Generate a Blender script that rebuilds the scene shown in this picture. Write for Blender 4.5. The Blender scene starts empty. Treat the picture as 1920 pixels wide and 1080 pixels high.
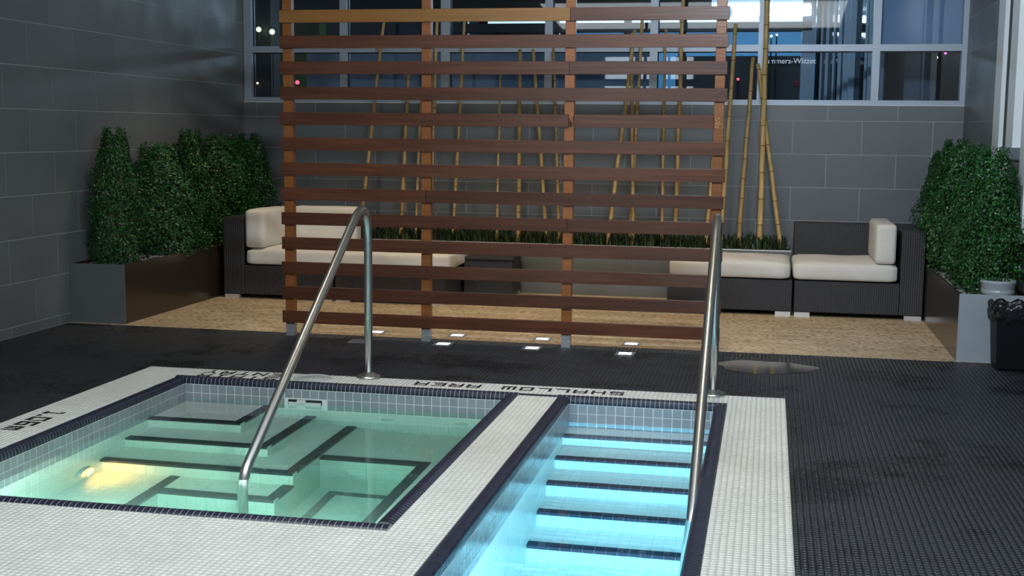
import bpy, bmesh, math, random
import numpy as np
from mathutils import Matrix, Vector

random.seed(7)
rng = np.random.default_rng(7)
scene = bpy.context.scene
col = scene.collection

# ------------------------------------------------------------------ camera
CAM = Vector((0.0, 0.0, 1.44))
YAW, PITCH, ROLL, FPX = -0.19948133, 0.1240887, -0.01031441, 2364.8165
cy, sy, cp, sp = math.cos(YAW), math.sin(YAW), math.cos(PITCH), math.sin(PITCH)
fwd = Vector((sy * cp, cy * cp, -sp)); rgt0 = Vector((cy, -sy, 0)); dwn0 = fwd.cross(rgt0)
cr, sr = math.cos(ROLL), math.sin(ROLL)
rgt = rgt0 * cr + dwn0 * sr; dwn = dwn0 * cr - rgt0 * sr
cam_data = bpy.data.cameras.new('camera')
cam_data.sensor_width = 36.0
cam_data.lens = FPX / 1920 * 36.0
cam_data.clip_end = 200
cam = bpy.data.objects.new('camera', cam_data)
cam.matrix_world = Matrix(((rgt.x, -dwn.x, -fwd.x, CAM.x), (rgt.y, -dwn.y, -fwd.y, CAM.y), (rgt.z, -dwn.z, -fwd.z, CAM.z), (0, 0, 0, 1)))
col.objects.link(cam)
scene.camera = cam

# ------------------------------------------------------------------ world, lights, exposure
world = bpy.data.worlds.new('night'); scene.world = world
world.use_nodes = True
bg = world.node_tree.nodes['Background']
bg.inputs[0].default_value = (0.30, 0.42, 0.62, 1); bg.inputs[1].default_value = 0.035
scene.view_settings.view_transform = 'Standard'
scene.view_settings.look = 'None'
scene.view_settings.gamma = 1.0
scene.view_settings.use_curve_mapping = False
scene.view_settings.exposure = 0.0
scene.cycles.use_denoising = True
scene.cycles.max_bounces = 10
scene.cycles.diffuse_bounces = 4
scene.cycles.glossy_bounces = 4
scene.cycles.transmission_bounces = 8
scene.cycles.transparent_max_bounces = 12
scene.cycles.sample_clamp_indirect = 4.0
scene.cycles.caustics_refractive = True
scene.cycles.caustics_reflective = True
scene.cycles.blur_glossy = 0.5

def area_light(name, loc, target, size, size_y, power, color, spread=math.pi, shape='RECTANGLE'):
    d = bpy.data.lights.new(name, 'AREA'); d.shape = shape
    d.size = size; d.size_y = size_y; d.energy = power; d.color = color; d.spread = spread
    o = bpy.data.objects.new(name, d); col.objects.link(o)
    o.location = loc
    o.rotation_euler = (Vector(target) - Vector(loc)).to_track_quat('-Z', 'Y').to_euler()
    return o

def spot_light(name, loc, target, power, color, angle, blend=0.6, radius=0.06):
    d = bpy.data.lights.new(name, 'SPOT')
    d.energy = power; d.color = color; d.spot_size = angle; d.spot_blend = blend; d.shadow_soft_size = radius
    o = bpy.data.objects.new(name, d); col.objects.link(o)
    o.location = loc
    o.rotation_euler = (Vector(target) - Vector(loc)).to_track_quat('-Z', 'Y').to_euler()
    return o

# the pool hall the photographer stands in: cool ceiling panel over the water, two added fills, warm downlights over the patio
area_light('hall_ceiling_light', (-1.2, 4.1, 3.24), (-1.2, 4.4, 0), 4.4, 3.0, 185, (0.92, 0.97, 1.0))
area_light('rear_sheen_fill', (-2.5, -3.0, 2.2), (-1.6, 8.0, 1.4), 1.8, 1.6, 60, (0.78, 0.88, 1.0))  # unseen light added behind the camera for sheen on the screen slats
area_light('patio_fill_light', (-0.05, 4.55, 3.20), (-0.1, 10.0, 1.9), 1.1, 0.16, 60, (0.74, 0.87, 1.0), math.radians(120))  # unseen lamp added to brighten the patio and mirror a band in the panes
for x in (-3.6, -2.1, -0.6):
    spot_light('patio_downlight', (x, 9.35, 3.24), (x, 9.75, 0), 110, (1.0, 0.80, 0.56), math.radians(95), 0.8, 0.08)
spot_light('deck_downlight', (-0.3, 6.5, 3.24), (-0.3, 6.5, 0), 66, (1.0, 0.74, 0.46), math.radians(85), 0.9, 0.08)
spot_light('deck_downlight', (-2.9, 6.5, 3.24), (-2.9, 6.5, 0), 38, (1.0, 0.84, 0.64), math.radians(85), 0.9, 0.08)
area_light('street_glow', (-0.5, 13.6, 3.6), (-0.5, 11.8, 1.9), 6.0, 0.8, 34, (0.50, 0.70, 1.0))

# ------------------------------------------------------------------ helpers
class MB:
    """collects boxes, tubes and prisms; build() links them as one mesh object"""
    def __init__(self): self.v = []; self.f = []; self.sm = []
    def add(self, vs, fs, smooth=False):
        n = len(self.v); self.v += [tuple(p) for p in vs]; self.f += [tuple(i + n for i in q) for q in fs]; self.sm += [smooth] * len(fs)
        return self
    def box(self, x0, x1, y0, y1, z0, z1):
        vs = [(x0, y0, z0), (x1, y0, z0), (x1, y1, z0), (x0, y1, z0), (x0, y0, z1), (x1, y0, z1), (x1, y1, z1), (x0, y1, z1)]
        return self.add(vs, [(0, 3, 2, 1), (4, 5, 6, 7), (0, 1, 5, 4), (1, 2, 6, 5), (2, 3, 7, 6), (3, 0, 4, 7)])
    def tube(self, pts, r, n=12, caps=True):
        pts = [Vector(p) for p in pts]; rs = r if isinstance(r, (list, tuple)) else [r] * len(pts)
        rings = []; up = None
        for i, p in enumerate(pts):
            t = (pts[min(i + 1, len(pts) - 1)] - pts[max(i - 1, 0)]).normalized()
            if up is None:
                up = Vector((1, 0, 0)) if abs(t.x) < 0.9 else Vector((0, 1, 0))
            a = (up - t * up.dot(t)).normalized(); up = a; b = t.cross(a)
            rings.append([p + (a * math.cos(2 * math.pi * k / n) + b * math.sin(2 * math.pi * k / n)) * rs[i] for k in range(n)])
        vs = [q for g in rings for q in g]; fs = []
        for i in range(len(pts) - 1):
            for k in range(n):
                fs.append((i * n + k, i * n + (k + 1) % n, (i + 1) * n + (k + 1) % n, (i + 1) * n + k))
        self.add(vs, fs, True)
        if caps:
            m = len(self.v) - len(vs)
            self.f.append(tuple(m + k for k in reversed(range(n)))); self.sm.append(False)
            self.f.append(tuple(m + (len(pts) - 1) * n + k for k in range(n))); self.sm.append(False)
        return self
    def lathe(self, prof, n=32, center=(0, 0, 0)):
        cx, cy_, cz = center; vs = []; fs = []
        for r, z in prof:
            for k in range(n):
                a = 2 * math.pi * k / n; vs.append((cx + r * math.cos(a), cy_ + r * math.sin(a), cz + z))
        for i in range(len(prof) - 1):
            for k in range(n):
                fs.append((i * n + k, i * n + (k + 1) % n, (i + 1) * n + (k + 1) % n, (i + 1) * n + k))
        return self.add(vs, fs, True)
    def prism(self, prof, axis, a, b):
        """closed profile of (u, z); axis 'x': u is y, extruded along x"""
        n = len(prof); vs = []
        for t in (a, b):
            for u, z in prof: vs.append((t, u, z) if axis == 'x' else (u, t, z))
        fs = [tuple(range(n)), tuple(range(2 * n - 1, n - 1, -1))]
        for k in range(n): fs.append((k, n + k, n + (k + 1) % n, (k + 1) % n))
        return self.add(vs, fs)
    def mesh(self, name, mat):
        me = bpy.data.meshes.new(name); me.from_pydata(self.v, [], self.f); me.update()
        me.polygons.foreach_set('use_smooth', self.sm)
        bm = bmesh.new(); bm.from_mesh(me); bmesh.ops.recalc_face_normals(bm, faces=bm.faces); bm.to_mesh(me); bm.free()
        if mat: me.materials.append(mat)
        return me
    def build(self, name, mat, parent=None, loc=None):
        return link(name, self.mesh(name, mat), parent, loc)

def link(name, data, parent=None, loc=None):
    o = bpy.data.objects.new(name, data); col.objects.link(o)
    if loc is not None: o.location = loc
    if parent is not None: o.parent = parent
    return o

def tag(o, label=None, cat=None, group=None, kind=None):
    if label: o['label'] = label
    if cat: o['category'] = cat
    if group: o['group'] = group
    if kind: o['kind'] = kind
    return o

def empty(name, label=None, cat=None, group=None, loc=(0, 0, 0), kind=None):
    o = link(name, None, None, loc); o.empty_display_size = 0.1
    return tag(o, label, cat, group, kind)

def local(o, mesh_world_parent):  # meshes are written in world coordinates; shift them under a moved Empty
    o.location = -Vector(mesh_world_parent.location); return o

def bevel(o, w, seg=2):
    m = o.modifiers.new('bevel', 'BEVEL'); m.width = w; m.segments = seg; m.limit_method = 'ANGLE'
    return o

def quad_boxes(name, mat, rects, z0, z1):
    """joined low boxes without undersides: rects is an N x 4 array of x0,x1,y0,y1"""
    r = np.asarray(rects, float); n = len(r)
    v = np.zeros((n, 8, 3))
    e = 0.0012
    for k, (ix, iy) in enumerate(((0, 2), (1, 2), (1, 3), (0, 3))):
        v[:, k, 0] = r[:, ix]; v[:, k, 1] = r[:, iy]; v[:, k, 2] = z0
        v[:, k + 4, 0] = r[:, ix] + (e if ix == 0 else -e); v[:, k + 4, 1] = r[:, iy] + (e if iy == 2 else -e); v[:, k + 4, 2] = z1
    base = np.array([[4, 5, 6, 7], [0, 1, 5, 4], [1, 2, 6, 5], [2, 3, 7, 6], [3, 0, 4, 7]])
    f = (base[None] + (np.arange(n) * 8)[:, None, None]).reshape(-1, 4)
    me = bpy.data.meshes.new(name)
    me.vertices.add(n * 8); me.vertices.foreach_set('co', v.reshape(-1))
    me.loops.add(len(f) * 4); me.loops.foreach_set('vertex_index', f.reshape(-1).astype(np.int32))
    me.polygons.add(len(f)); me.polygons.foreach_set('loop_start', (np.arange(len(f)) * 4).astype(np.int32))
    me.polygons.foreach_set('loop_total', np.full(len(f), 4, np.int32))
    me.update(calc_edges=True)
    me.materials.append(mat)
    return me

def grid_rects(x0, x1, y0, y1, p, gap, ox=None, oy=None):
    """mosaic tiles of pitch p covering a rectangle, clipped at its border"""
    ox = x0 if ox is None else ox; oy = y0 if oy is None else oy
    out = []
    i0 = math.floor((x0 - ox) / p - 1e-6); j0 = math.floor((y0 - oy) / p - 1e-6)
    i = i0
    while ox + i * p < x1 - 1e-6:
        a = max(x0, ox + i * p + gap / 2); b = min(x1, ox + (i + 1) * p - gap / 2)
        if b - a > 0.006:
            j = j0
            while oy + j * p < y1 - 1e-6:
                c = max(y0, oy + j * p + gap / 2); d = min(y1, oy + (j + 1) * p - gap / 2)
                if d - c > 0.006: out.append((a, b, c, d))
                j += 1
        i += 1
    return out

def in_view(x, y, z):
    q = Vector((x, y, z)) - CAM; d = q.dot(fwd)
    if d < 0.1: return False
    u = q.dot(rgt) / d * FPX + 960; v = q.dot(dwn) / d * FPX + 540
    return 0 <= u <= 1920 and 0 <= v <= 1080

# ------------------------------------------------------------------ materials
MATS = {}
def new_mat(name):
    m = bpy.data.materials.new(name); m.use_nodes = True; MATS[name] = m
    nt = m.node_tree; b = nt.nodes['Principled BSDF']
    return m, nt, b
def N(nt, t, **kw):
    n = nt.nodes.new(t)
    for k, v in kw.items(): setattr(n, k, v)
    return n
def ramp(nt, stops):
    r = nt.nodes.new('ShaderNodeValToRGB'); e = r.color_ramp.elements
    while len(e) > 1: e.remove(e[-1])
    e[0].position, e[0].color = stops[0][0], (*stops[0][1], 1)
    for p, c in stops[1:]:
        k = e.new(p); k.color = (*c, 1)
    return r
def plain(name, c, rough=0.5, metal=0.0, spec=None, noise=0.0, scale=20.0, bump=0.0, coat=0.0):
    m, nt, b = new_mat(name)
    b.inputs['Base Color'].default_value = (*c, 1); b.inputs['Roughness'].default_value = rough; b.inputs['Metallic'].default_value = metal
    if spec is not None: b.inputs['Specular IOR Level'].default_value = spec
    if coat: b.inputs['Coat Weight'].default_value = coat; b.inputs['Coat Roughness'].default_value = 0.2
    if noise or bump:
        g = N(nt, 'ShaderNodeNewGeometry'); t = N(nt, 'ShaderNodeTexNoise'); t.inputs['Scale'].default_value = scale; t.inputs['Detail'].default_value = 4
        nt.links.new(g.outputs['Position'], t.inputs['Vector'])
        if noise:
            lo = tuple(max(0, x * (1 - noise)) for x in c); hi = tuple(min(1, x * (1 + noise)) for x in c)
            r = ramp(nt, [(0.3, lo), (0.7, hi)]); nt.links.new(t.outputs['Fac'], r.inputs[0]); nt.links.new(r.outputs[0], b.inputs['Base Color'])
        if bump:
            bp = N(nt, 'ShaderNodeBump'); bp.inputs['Strength'].default_value = bump; bp.inputs['Distance'].default_value = 0.01
            nt.links.new(t.outputs['Fac'], bp.inputs['Height']); nt.links.new(bp.outputs[0], b.inputs['Normal'])
    return m
def emit(name, c, s):
    m, nt, b = new_mat(name)
    b.inputs['Base Color'].default_value = (*[x * 0.3 for x in c], 1)
    b.inputs['Emission Color'].default_value = (*c, 1); b.inputs['Emission Strength'].default_value = s
    return m

def tile_mat(name, c, rough, vary=0.08, rvary=0.0):
    """one look per tile: tone varies by object / mesh island"""
    m, nt, b = new_mat(name)
    g = N(nt, 'ShaderNodeNewGeometry'); oi = N(nt, 'ShaderNodeObjectInfo')
    ad = N(nt, 'ShaderNodeMath', operation='ADD'); fr = N(nt, 'ShaderNodeMath', operation='FRACT')
    nt.links.new(g.outputs['Random Per Island'], ad.inputs[0]); nt.links.new(oi.outputs['Random'], ad.inputs[1]); nt.links.new(ad.outputs[0], fr.inputs[0])
    r = ramp(nt, [(0.0, tuple(x * (1 - vary) for x in c)), (1.0, tuple(min(1, x * (1 + vary)) for x in c))])
    t = N(nt, 'ShaderNodeTexNoise'); t.inputs['Scale'].default_value = 3.0; t.inputs['Detail'].default_value = 5
    nt.links.new(g.outputs['Position'], t.inputs['Vector'])
    mx = N(nt, 'ShaderNodeMix', data_type='RGBA', blend_type='MULTIPLY'); mx.inputs['Factor'].default_value = 0.35
    r2 = ramp(nt, [(0.3, (0.72, 0.72, 0.72)), (0.7, (1.1, 1.1, 1.1))]); nt.links.new(t.outputs['Fac'], r2.inputs[0])
    nt.links.new(fr.outputs[0], r.inputs[0]); nt.links.new(r.outputs[0], mx.inputs['A']); nt.links.new(r2.outputs[0], mx.inputs['B'])
    nt.links.new(mx.outputs['Result'], b.inputs['Base Color'])
    b.inputs['Roughness'].default_value = rough
    if rvary:
        mr = N(nt, 'ShaderNodeMapRange'); mr.inputs['From Min'].default_value = 0.35; mr.inputs['From Max'].default_value = 0.65
        mr.inputs['To Min'].default_value = rough - rvary; mr.inputs['To Max'].default_value = rough + rvary
        nt.links.new(t.outputs['Fac'], mr.inputs['Value']); nt.links.new(mr.outputs[0], b.inputs['Roughness'])
    return m

def wet_mat(name, dry, wet, rough_dry, rough_wet, vary=0.0):
    """floor surface with wet patches that keep their own outline"""
    m, nt, b = new_mat(name)
    g = N(nt, 'ShaderNodeNewGeometry')
    t = N(nt, 'ShaderNodeTexNoise'); t.inputs['Scale'].default_value = 1.5; t.inputs['Detail'].default_value = 8; t.inputs['Roughness'].default_value = 0.62
    nt.links.new(g.outputs['Position'], t.inputs['Vector'])
    mr = N(nt, 'ShaderNodeMapRange'); mr.inputs['From Min'].default_value = 0.50; mr.inputs['From Max'].default_value = 0.60
    nt.links.new(t.outputs['Fac'], mr.inputs['Value'])
    mx = N(nt, 'ShaderNodeMix', data_type='RGBA'); mx.inputs['A'].default_value = (*dry, 1); mx.inputs['B'].default_value = (*wet, 1)
    nt.links.new(mr.outputs[0], mx.inputs['Factor'])
    nt.links.new(mx.outputs['Result'], b.inputs['Base Color'])
    m2 = N(nt, 'ShaderNodeMapRange'); m2.inputs['To Min'].default_value = rough_dry; m2.inputs['To Max'].default_value = rough_wet
    nt.links.new(mr.outputs[0], m2.inputs['Value']); nt.links.new(m2.outputs[0], b.inputs['Roughness'])
    return m

M_wall = tile_mat('slate_wall_tile', (0.170, 0.182, 0.190), 0.45, 0.05, 0.06)
M_grout = plain('pale_wall_grout', (0.52, 0.54, 0.55), 0.9)
M_black = wet_mat('black_mosaic', (0.017, 0.019, 0.024), (0.010, 0.011, 0.014), 0.45, 0.22)
M_bgrout = wet_mat('floor_grout', (0.062, 0.068, 0.080), (0.014, 0.015, 0.018), 0.8, 0.3)
M_white = tile_mat('white_mosaic', (0.78, 0.78, 0.73), 0.38, 0.05)
M_wgrout = plain('grey_deck_grout', (0.48, 0.47, 0.44), 0.9)
M_ink = plain('black_letter_tile', (0.012, 0.012, 0.014), 0.35)
M_navy = tile_mat('navy_coping_tile', (0.020, 0.023, 0.045), 0.32, 0.15)
M_cgrout = plain('pale_coping_grout', (0.40, 0.42, 0.43), 0.9)
M_gray = tile_mat('grey_pool_tile', (0.29, 0.32, 0.355), 0.25, 0.08)
M_pgrout = plain('white_pool_grout', (0.75, 0.77, 0.78), 0.8)
M_under = tile_mat('white_pool_tile', (0.78, 0.80, 0.78), 0.4, 0.03)
M_ugrout = plain('pool_floor_grout', (0.65, 0.69, 0.69), 0.9)
M_steel = plain('brushed_steel', (0.60, 0.61, 0.60), 0.31, 1.0)
M_galv = plain('galvanised_steel', (0.42, 0.46, 0.48), 0.45, 0.8)
M_bronze = plain('dark_bronze_sheet', (0.078, 0.060, 0.044), 0.22, 0.6)
M_bgrey = plain('grey_painted_sheet', (0.30, 0.335, 0.365), 0.4, 0.0, noise=0.06, scale=6)
M_dgrey = plain('dark_grey_sheet', (0.12, 0.13, 0.132), 0.4, 0.0, noise=0.06, scale=6)
M_stain = plain('stainless_planter', (0.20, 0.21, 0.20), 0.4, 0.6, noise=0.15, scale=3)
M_shine = plain('bright_stainless_rim', (0.85, 0.88, 0.92), 0.5, 0.4)
M_alu = plain('aluminium_frame', (0.40, 0.45, 0.52), 0.45, 0.3)
M_wframe = plain('white_painted_frame', (0.84, 0.88, 0.90), 0.4)
M_rubber = plain('black_rubber', (0.012, 0.012, 0.014), 0.6)
M_cush = plain('cream_canvas', (0.70, 0.68, 0.64), 0.85, 0, noise=0.05, scale=9, bump=0.15)
M_chrome = plain('matte_chrome', (0.75, 0.76, 0.77), 0.3, 0.7)
M_leaf = None
M_soil = plain('dark_soil', (0.018, 0.014, 0.010), 0.95, 0, noise=0.4, scale=60)
M_peb = plain('grey_pebble', (0.20, 0.20, 0.19), 0.8, 0, noise=0.5, scale=40)
M_bag = plain('black_plastic_bag', (0.010, 0.011, 0.013), 0.18, 0, bump=0.7, scale=45)
M_bin = plain('black_plastic_bin', (0.005, 0.006, 0.008), 0.5, spec=0.2)
M_ceil = plain('ceiling_paint', (0.55, 0.56, 0.57), 0.9)
M_stem = plain('brown_bark', (0.05, 0.032, 0.02), 0.9)
M_node = plain('bamboo_node', (0.16, 0.085, 0.03), 0.6)
M_darkext = plain('dark_facade', (0.015, 0.018, 0.024), 0.5)
M_extblue = plain('slate_blue_panel', (0.20, 0.26, 0.34), 0.7)
M_fin = plain('white_fin', (0.36, 0.44, 0.55), 0.4)
M_glassdark = plain('dark_facade_glass', (0.01, 0.014, 0.02), 0.06)

def wood_mat(name, dark, lite, red):
    m, nt, b = new_mat(name)
    g = N(nt, 'ShaderNodeNewGeometry'); oi = N(nt, 'ShaderNodeObjectInfo')
    mp = N(nt, 'ShaderNodeMapping'); mp.inputs['Scale'].default_value = (1.2, 30, 34)
    cb = N(nt, 'ShaderNodeCombineXYZ'); ml = N(nt, 'ShaderNodeMath', operation='MULTIPLY'); ml.inputs[1].default_value = 40
    nt.links.new(oi.outputs['Random'], ml.inputs[0])
    for i in range(3): nt.links.new(ml.outputs[0], cb.inputs[i])
    nt.links.new(cb.outputs[0], mp.inputs['Location']); nt.links.new(g.outputs['Position'], mp.inputs['Vector'])
    t = N(nt, 'ShaderNodeTexNoise'); t.inputs['Scale'].default_value = 1.6; t.inputs['Detail'].default_value = 6; t.inputs['Distortion'].default_value = 0.4
    nt.links.new(mp.outputs[0], t.inputs['Vector'])
    r = ramp(nt, [(0.32, dark), (0.55, red), (0.75, lite)]); nt.links.new(t.outputs['Fac'], r.inputs[0])
    hv = N(nt, 'ShaderNodeHueSaturation')
    mr = N(nt, 'ShaderNodeMapRange'); mr.inputs['To Min'].default_value = 0.8; mr.inputs['To Max'].default_value = 1.2
    nt.links.new(oi.outputs['Random'], mr.inputs['Value']); nt.links.new(mr.outputs[0], hv.inputs['Value'])
    nt.links.new(r.outputs[0], hv.inputs['Color']); nt.links.new(hv.outputs[0], b.inputs['Base Color'])
    b.inputs['Roughness'].default_value = 0.30; b.inputs['Specular IOR Level'].default_value = 0.36
    bp = N(nt, 'ShaderNodeBump'); bp.inputs['Strength'].default_value = 0.15; bp.inputs['Distance'].default_value = 0.004
    nt.links.new(t.outputs['Fac'], bp.inputs['Height']); nt.links.new(bp.outputs[0], b.inputs['Normal'])
    return m
M_wood = wood_mat('reddish_brown_slat', (0.062, 0.020, 0.009), (0.125, 0.042, 0.020), (0.090, 0.029, 0.013))
M_honey = wood_mat('honey_slat', (0.20, 0.085, 0.018), (0.27, 0.125, 0.03), (0.235, 0.10, 0.024))
M_post = wood_mat('orange_brown_post', (0.20, 0.062, 0.015), (0.29, 0.10, 0.03), (0.245, 0.08, 0.021))
M_splinter = plain('torn_raw_wood', (0.30, 0.15, 0.06), 0.9, 0, noise=0.7, scale=120)

def travertine():
    m, nt, b = new_mat('beige_travertine')
    g = N(nt, 'ShaderNodeNewGeometry'); oi = N(nt, 'ShaderNodeObjectInfo')
    t1 = N(nt, 'ShaderNodeTexNoise'); t1.inputs['Scale'].default_value = 4; t1.inputs['Detail'].default_value = 6
    mp = N(nt, 'ShaderNodeMapping'); mp.inputs['Scale'].default_value = (1, 2.2, 1)
    nt.links.new(g.outputs['Position'], mp.inputs['Vector']); nt.links.new(mp.outputs[0], t1.inputs['Vector'])
    r1 = ramp(nt, [(0.3, (0.46, 0.35, 0.215)), (0.7, (0.64, 0.52, 0.35))]); nt.links.new(t1.outputs['Fac'], r1.inputs[0])
    t2 = N(nt, 'ShaderNodeTexNoise'); t2.inputs['Scale'].default_value = 24; t2.inputs['Detail'].default_value = 3; nt.links.new(mp.outputs[0], t2.inputs['Vector'])
    r2 = ramp(nt, [(0.40, (0.34, 0.25, 0.15)), (0.50, (1, 1, 1))]); nt.links.new(t2.outputs['Fac'], r2.inputs[0])
    mx = N(nt, 'ShaderNodeMix', data_type='RGBA', blend_type='MULTIPLY'); mx.inputs['Factor'].default_value = 0.85
    nt.links.new(r1.outputs[0], mx.inputs['A']); nt.links.new(r2.outputs[0], mx.inputs['B'])
    hv = N(nt, 'ShaderNodeHueSaturation'); mr = N(nt, 'ShaderNodeMapRange'); mr.inputs['To Min'].default_value = 0.92; mr.inputs['To Max'].default_value = 1.08
    nt.links.new(oi.outputs['Random'], mr.inputs['Value']); nt.links.new(mr.outputs[0], hv.inputs['Value'])
    nt.links.new(mx.outputs['Result'], hv.inputs['Color']); nt.links.new(hv.outputs[0], b.inputs['Base Color'])
    b.inputs['Roughness'].default_value = 0.5
    return m
M_trav = travertine()
M_tgrout = plain('travertine_joint', (0.28, 0.22, 0.15), 0.9)

def wicker():
    m, nt, b = new_mat('dark_wicker')
    g = N(nt, 'ShaderNodeNewGeometry'); s = N(nt, 'ShaderNodeSeparateXYZ'); nt.links.new(g.outputs['Position'], s.inputs[0])
    def sine(src, f):
        a = N(nt, 'ShaderNodeMath', operation='MULTIPLY'); a.inputs[1].default_value = f; nt.links.new(src, a.inputs[0])
        c = N(nt, 'ShaderNodeMath', operation='SINE'); nt.links.new(a.outputs[0], c.inputs[0]); return c.outputs[0]
    ad = N(nt, 'ShaderNodeMath', operation='ADD'); nt.links.new(s.outputs['X'], ad.inputs[0]); nt.links.new(s.outputs['Y'], ad.inputs[1])
    v = sine(ad.outputs[0], 2 * math.pi / 0.017); h = sine(s.outputs['Z'], 2 * math.pi / 0.011)
    pr = N(nt, 'ShaderNodeMath', operation='MULTIPLY'); nt.links.new(v, pr.inputs[0]); nt.links.new(h, pr.inputs[1])
    sm = N(nt, 'ShaderNodeMath', operation='MULTIPLY_ADD'); nt.links.new(v, sm.inputs[0]); sm.inputs[1].default_value = 0.9; nt.links.new(pr.outputs[0], sm.inputs[2])
    mr = N(nt, 'ShaderNodeMapRange'); mr.inputs['From Min'].default_value = -1.5; mr.inputs['From Max'].default_value = 1.5
    nt.links.new(sm.outputs[0], mr.inputs['Value'])
    r = ramp(nt, [(0.1, (0.010, 0.010, 0.012)), (0.75, (0.040, 0.040, 0.046))]); nt.links.new(mr.outputs[0], r.inputs[0]); nt.links.new(r.outputs[0], b.inputs['Base Color'])
    bp = N(nt, 'ShaderNodeBump'); bp.inputs['Strength'].default_value = 0.7; bp.inputs['Distance'].default_value = 0.004
    nt.links.new(mr.outputs[0], bp.inputs['Height']); nt.links.new(bp.outputs[0], b.inputs['Normal'])
    b.inputs['Roughness'].default_value = 0.5
    return m
M_wick = wicker()

def leaf_mat(name, a, c):
    m, nt, b = new_mat(name)
    g = N(nt, 'ShaderNodeNewGeometry')
    r = ramp(nt, [(0.0, a), (0.8, c), (1.0, tuple(min(1, x * 1.7) for x in c))]); nt.links.new(g.outputs['Random Per Island'], r.inputs[0])
    nt.links.new(r.outputs[0], b.inputs['Base Color']); b.inputs['Roughness'].default_value = 0.42
    return m
M_leaf = leaf_mat('boxwood_leaf', (0.008, 0.040, 0.010), (0.022, 0.105, 0.018))
M_grass = leaf_mat('dark_grass', (0.006, 0.018, 0.004), (0.025, 0.045, 0.012))

def bamboo_mat():
    m, nt, b = new_mat('tan_bamboo')
    g = N(nt, 'ShaderNodeNewGeometry'); oi = N(nt, 'ShaderNodeObjectInfo')
    t = N(nt, 'ShaderNodeTexNoise'); t.inputs['Scale'].default_value = 7; t.inputs['Detail'].default_value = 5
    mp = N(nt, 'ShaderNodeMapping'); mp.inputs['Scale'].default_value = (6, 6, 0.7); nt.links.new(g.outputs['Position'], mp.inputs['Vector']); nt.links.new(mp.outputs[0], t.inputs['Vector'])
    r = ramp(nt, [(0.3, (0.42, 0.25, 0.075)), (0.7, (0.62, 0.43, 0.17))]); nt.links.new(t.outputs['Fac'], r.inputs[0])
    hv = N(nt, 'ShaderNodeHueSaturation'); mr = N(nt, 'ShaderNodeMapRange'); mr.inputs['To Min'].default_value = 0.8; mr.inputs['To Max'].default_value = 1.15
    nt.links.new(oi.outputs['Random'], mr.inputs['Value']); nt.links.new(mr.outputs[0], hv.inputs['Value'])
    nt.links.new(r.outputs[0], hv.inputs['Color']); nt.links.new(hv.outputs[0], b.inputs['Base Color']); b.inputs['Roughness'].default_value = 0.45
    return m
M_bam = bamboo_mat()

def water_mat(name, color, density, bump, scatter=0.0):
    m = bpy.data.materials.new(name); m.use_nodes = True; nt = m.node_tree; nt.nodes.clear()
    out = N(nt, 'ShaderNodeOutputMaterial'); gl = N(nt, 'ShaderNodeBsdfGlass'); gl.inputs['IOR'].default_value = 1.333; gl.inputs['Roughness'].default_value = 0.0
    g = N(nt, 'ShaderNodeNewGeometry'); t = N(nt, 'ShaderNodeTexNoise'); t.inputs['Scale'].default_value = 5.0; t.inputs['Detail'].default_value = 2
    nt.links.new(g.outputs['Position'], t.inputs['Vector'])
    bp = N(nt, 'ShaderNodeBump'); bp.inputs['Strength'].default_value = bump; bp.inputs['Distance'].default_value = 0.01
    nt.links.new(t.outputs['Fac'], bp.inputs['Height']); nt.links.new(bp.outputs[0], gl.inputs['Normal'])
    va = N(nt, 'ShaderNodeVolumeAbsorption'); va.inputs['Color'].default_value = (*color, 1); va.inputs['Density'].default_value = density
    nt.links.new(gl.outputs[0], out.inputs['Surface'])
    if scatter:
        vs_ = N(nt, 'ShaderNodeVolumeScatter'); vs_.inputs['Color'].default_value = (0.8, 1.0, 0.95, 1); vs_.inputs['Density'].default_value = scatter
        ad = N(nt, 'ShaderNodeAddShader'); nt.links.new(va.outputs[0], ad.inputs[0]); nt.links.new(vs_.outputs[0], ad.inputs[1]); nt.links.new(ad.outputs[0], out.inputs['Volume'])
    else: nt.links.new(va.outputs[0], out.inputs['Volume'])
    return m
M_tubwater = water_mat('green_tub_water', (0.54, 0.90, 0.82), 1.0, 0.05, 0.30)
M_poolwater = water_mat('blue_pool_water', (0.30, 0.86, 0.97), 0.35, 0.04)

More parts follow.
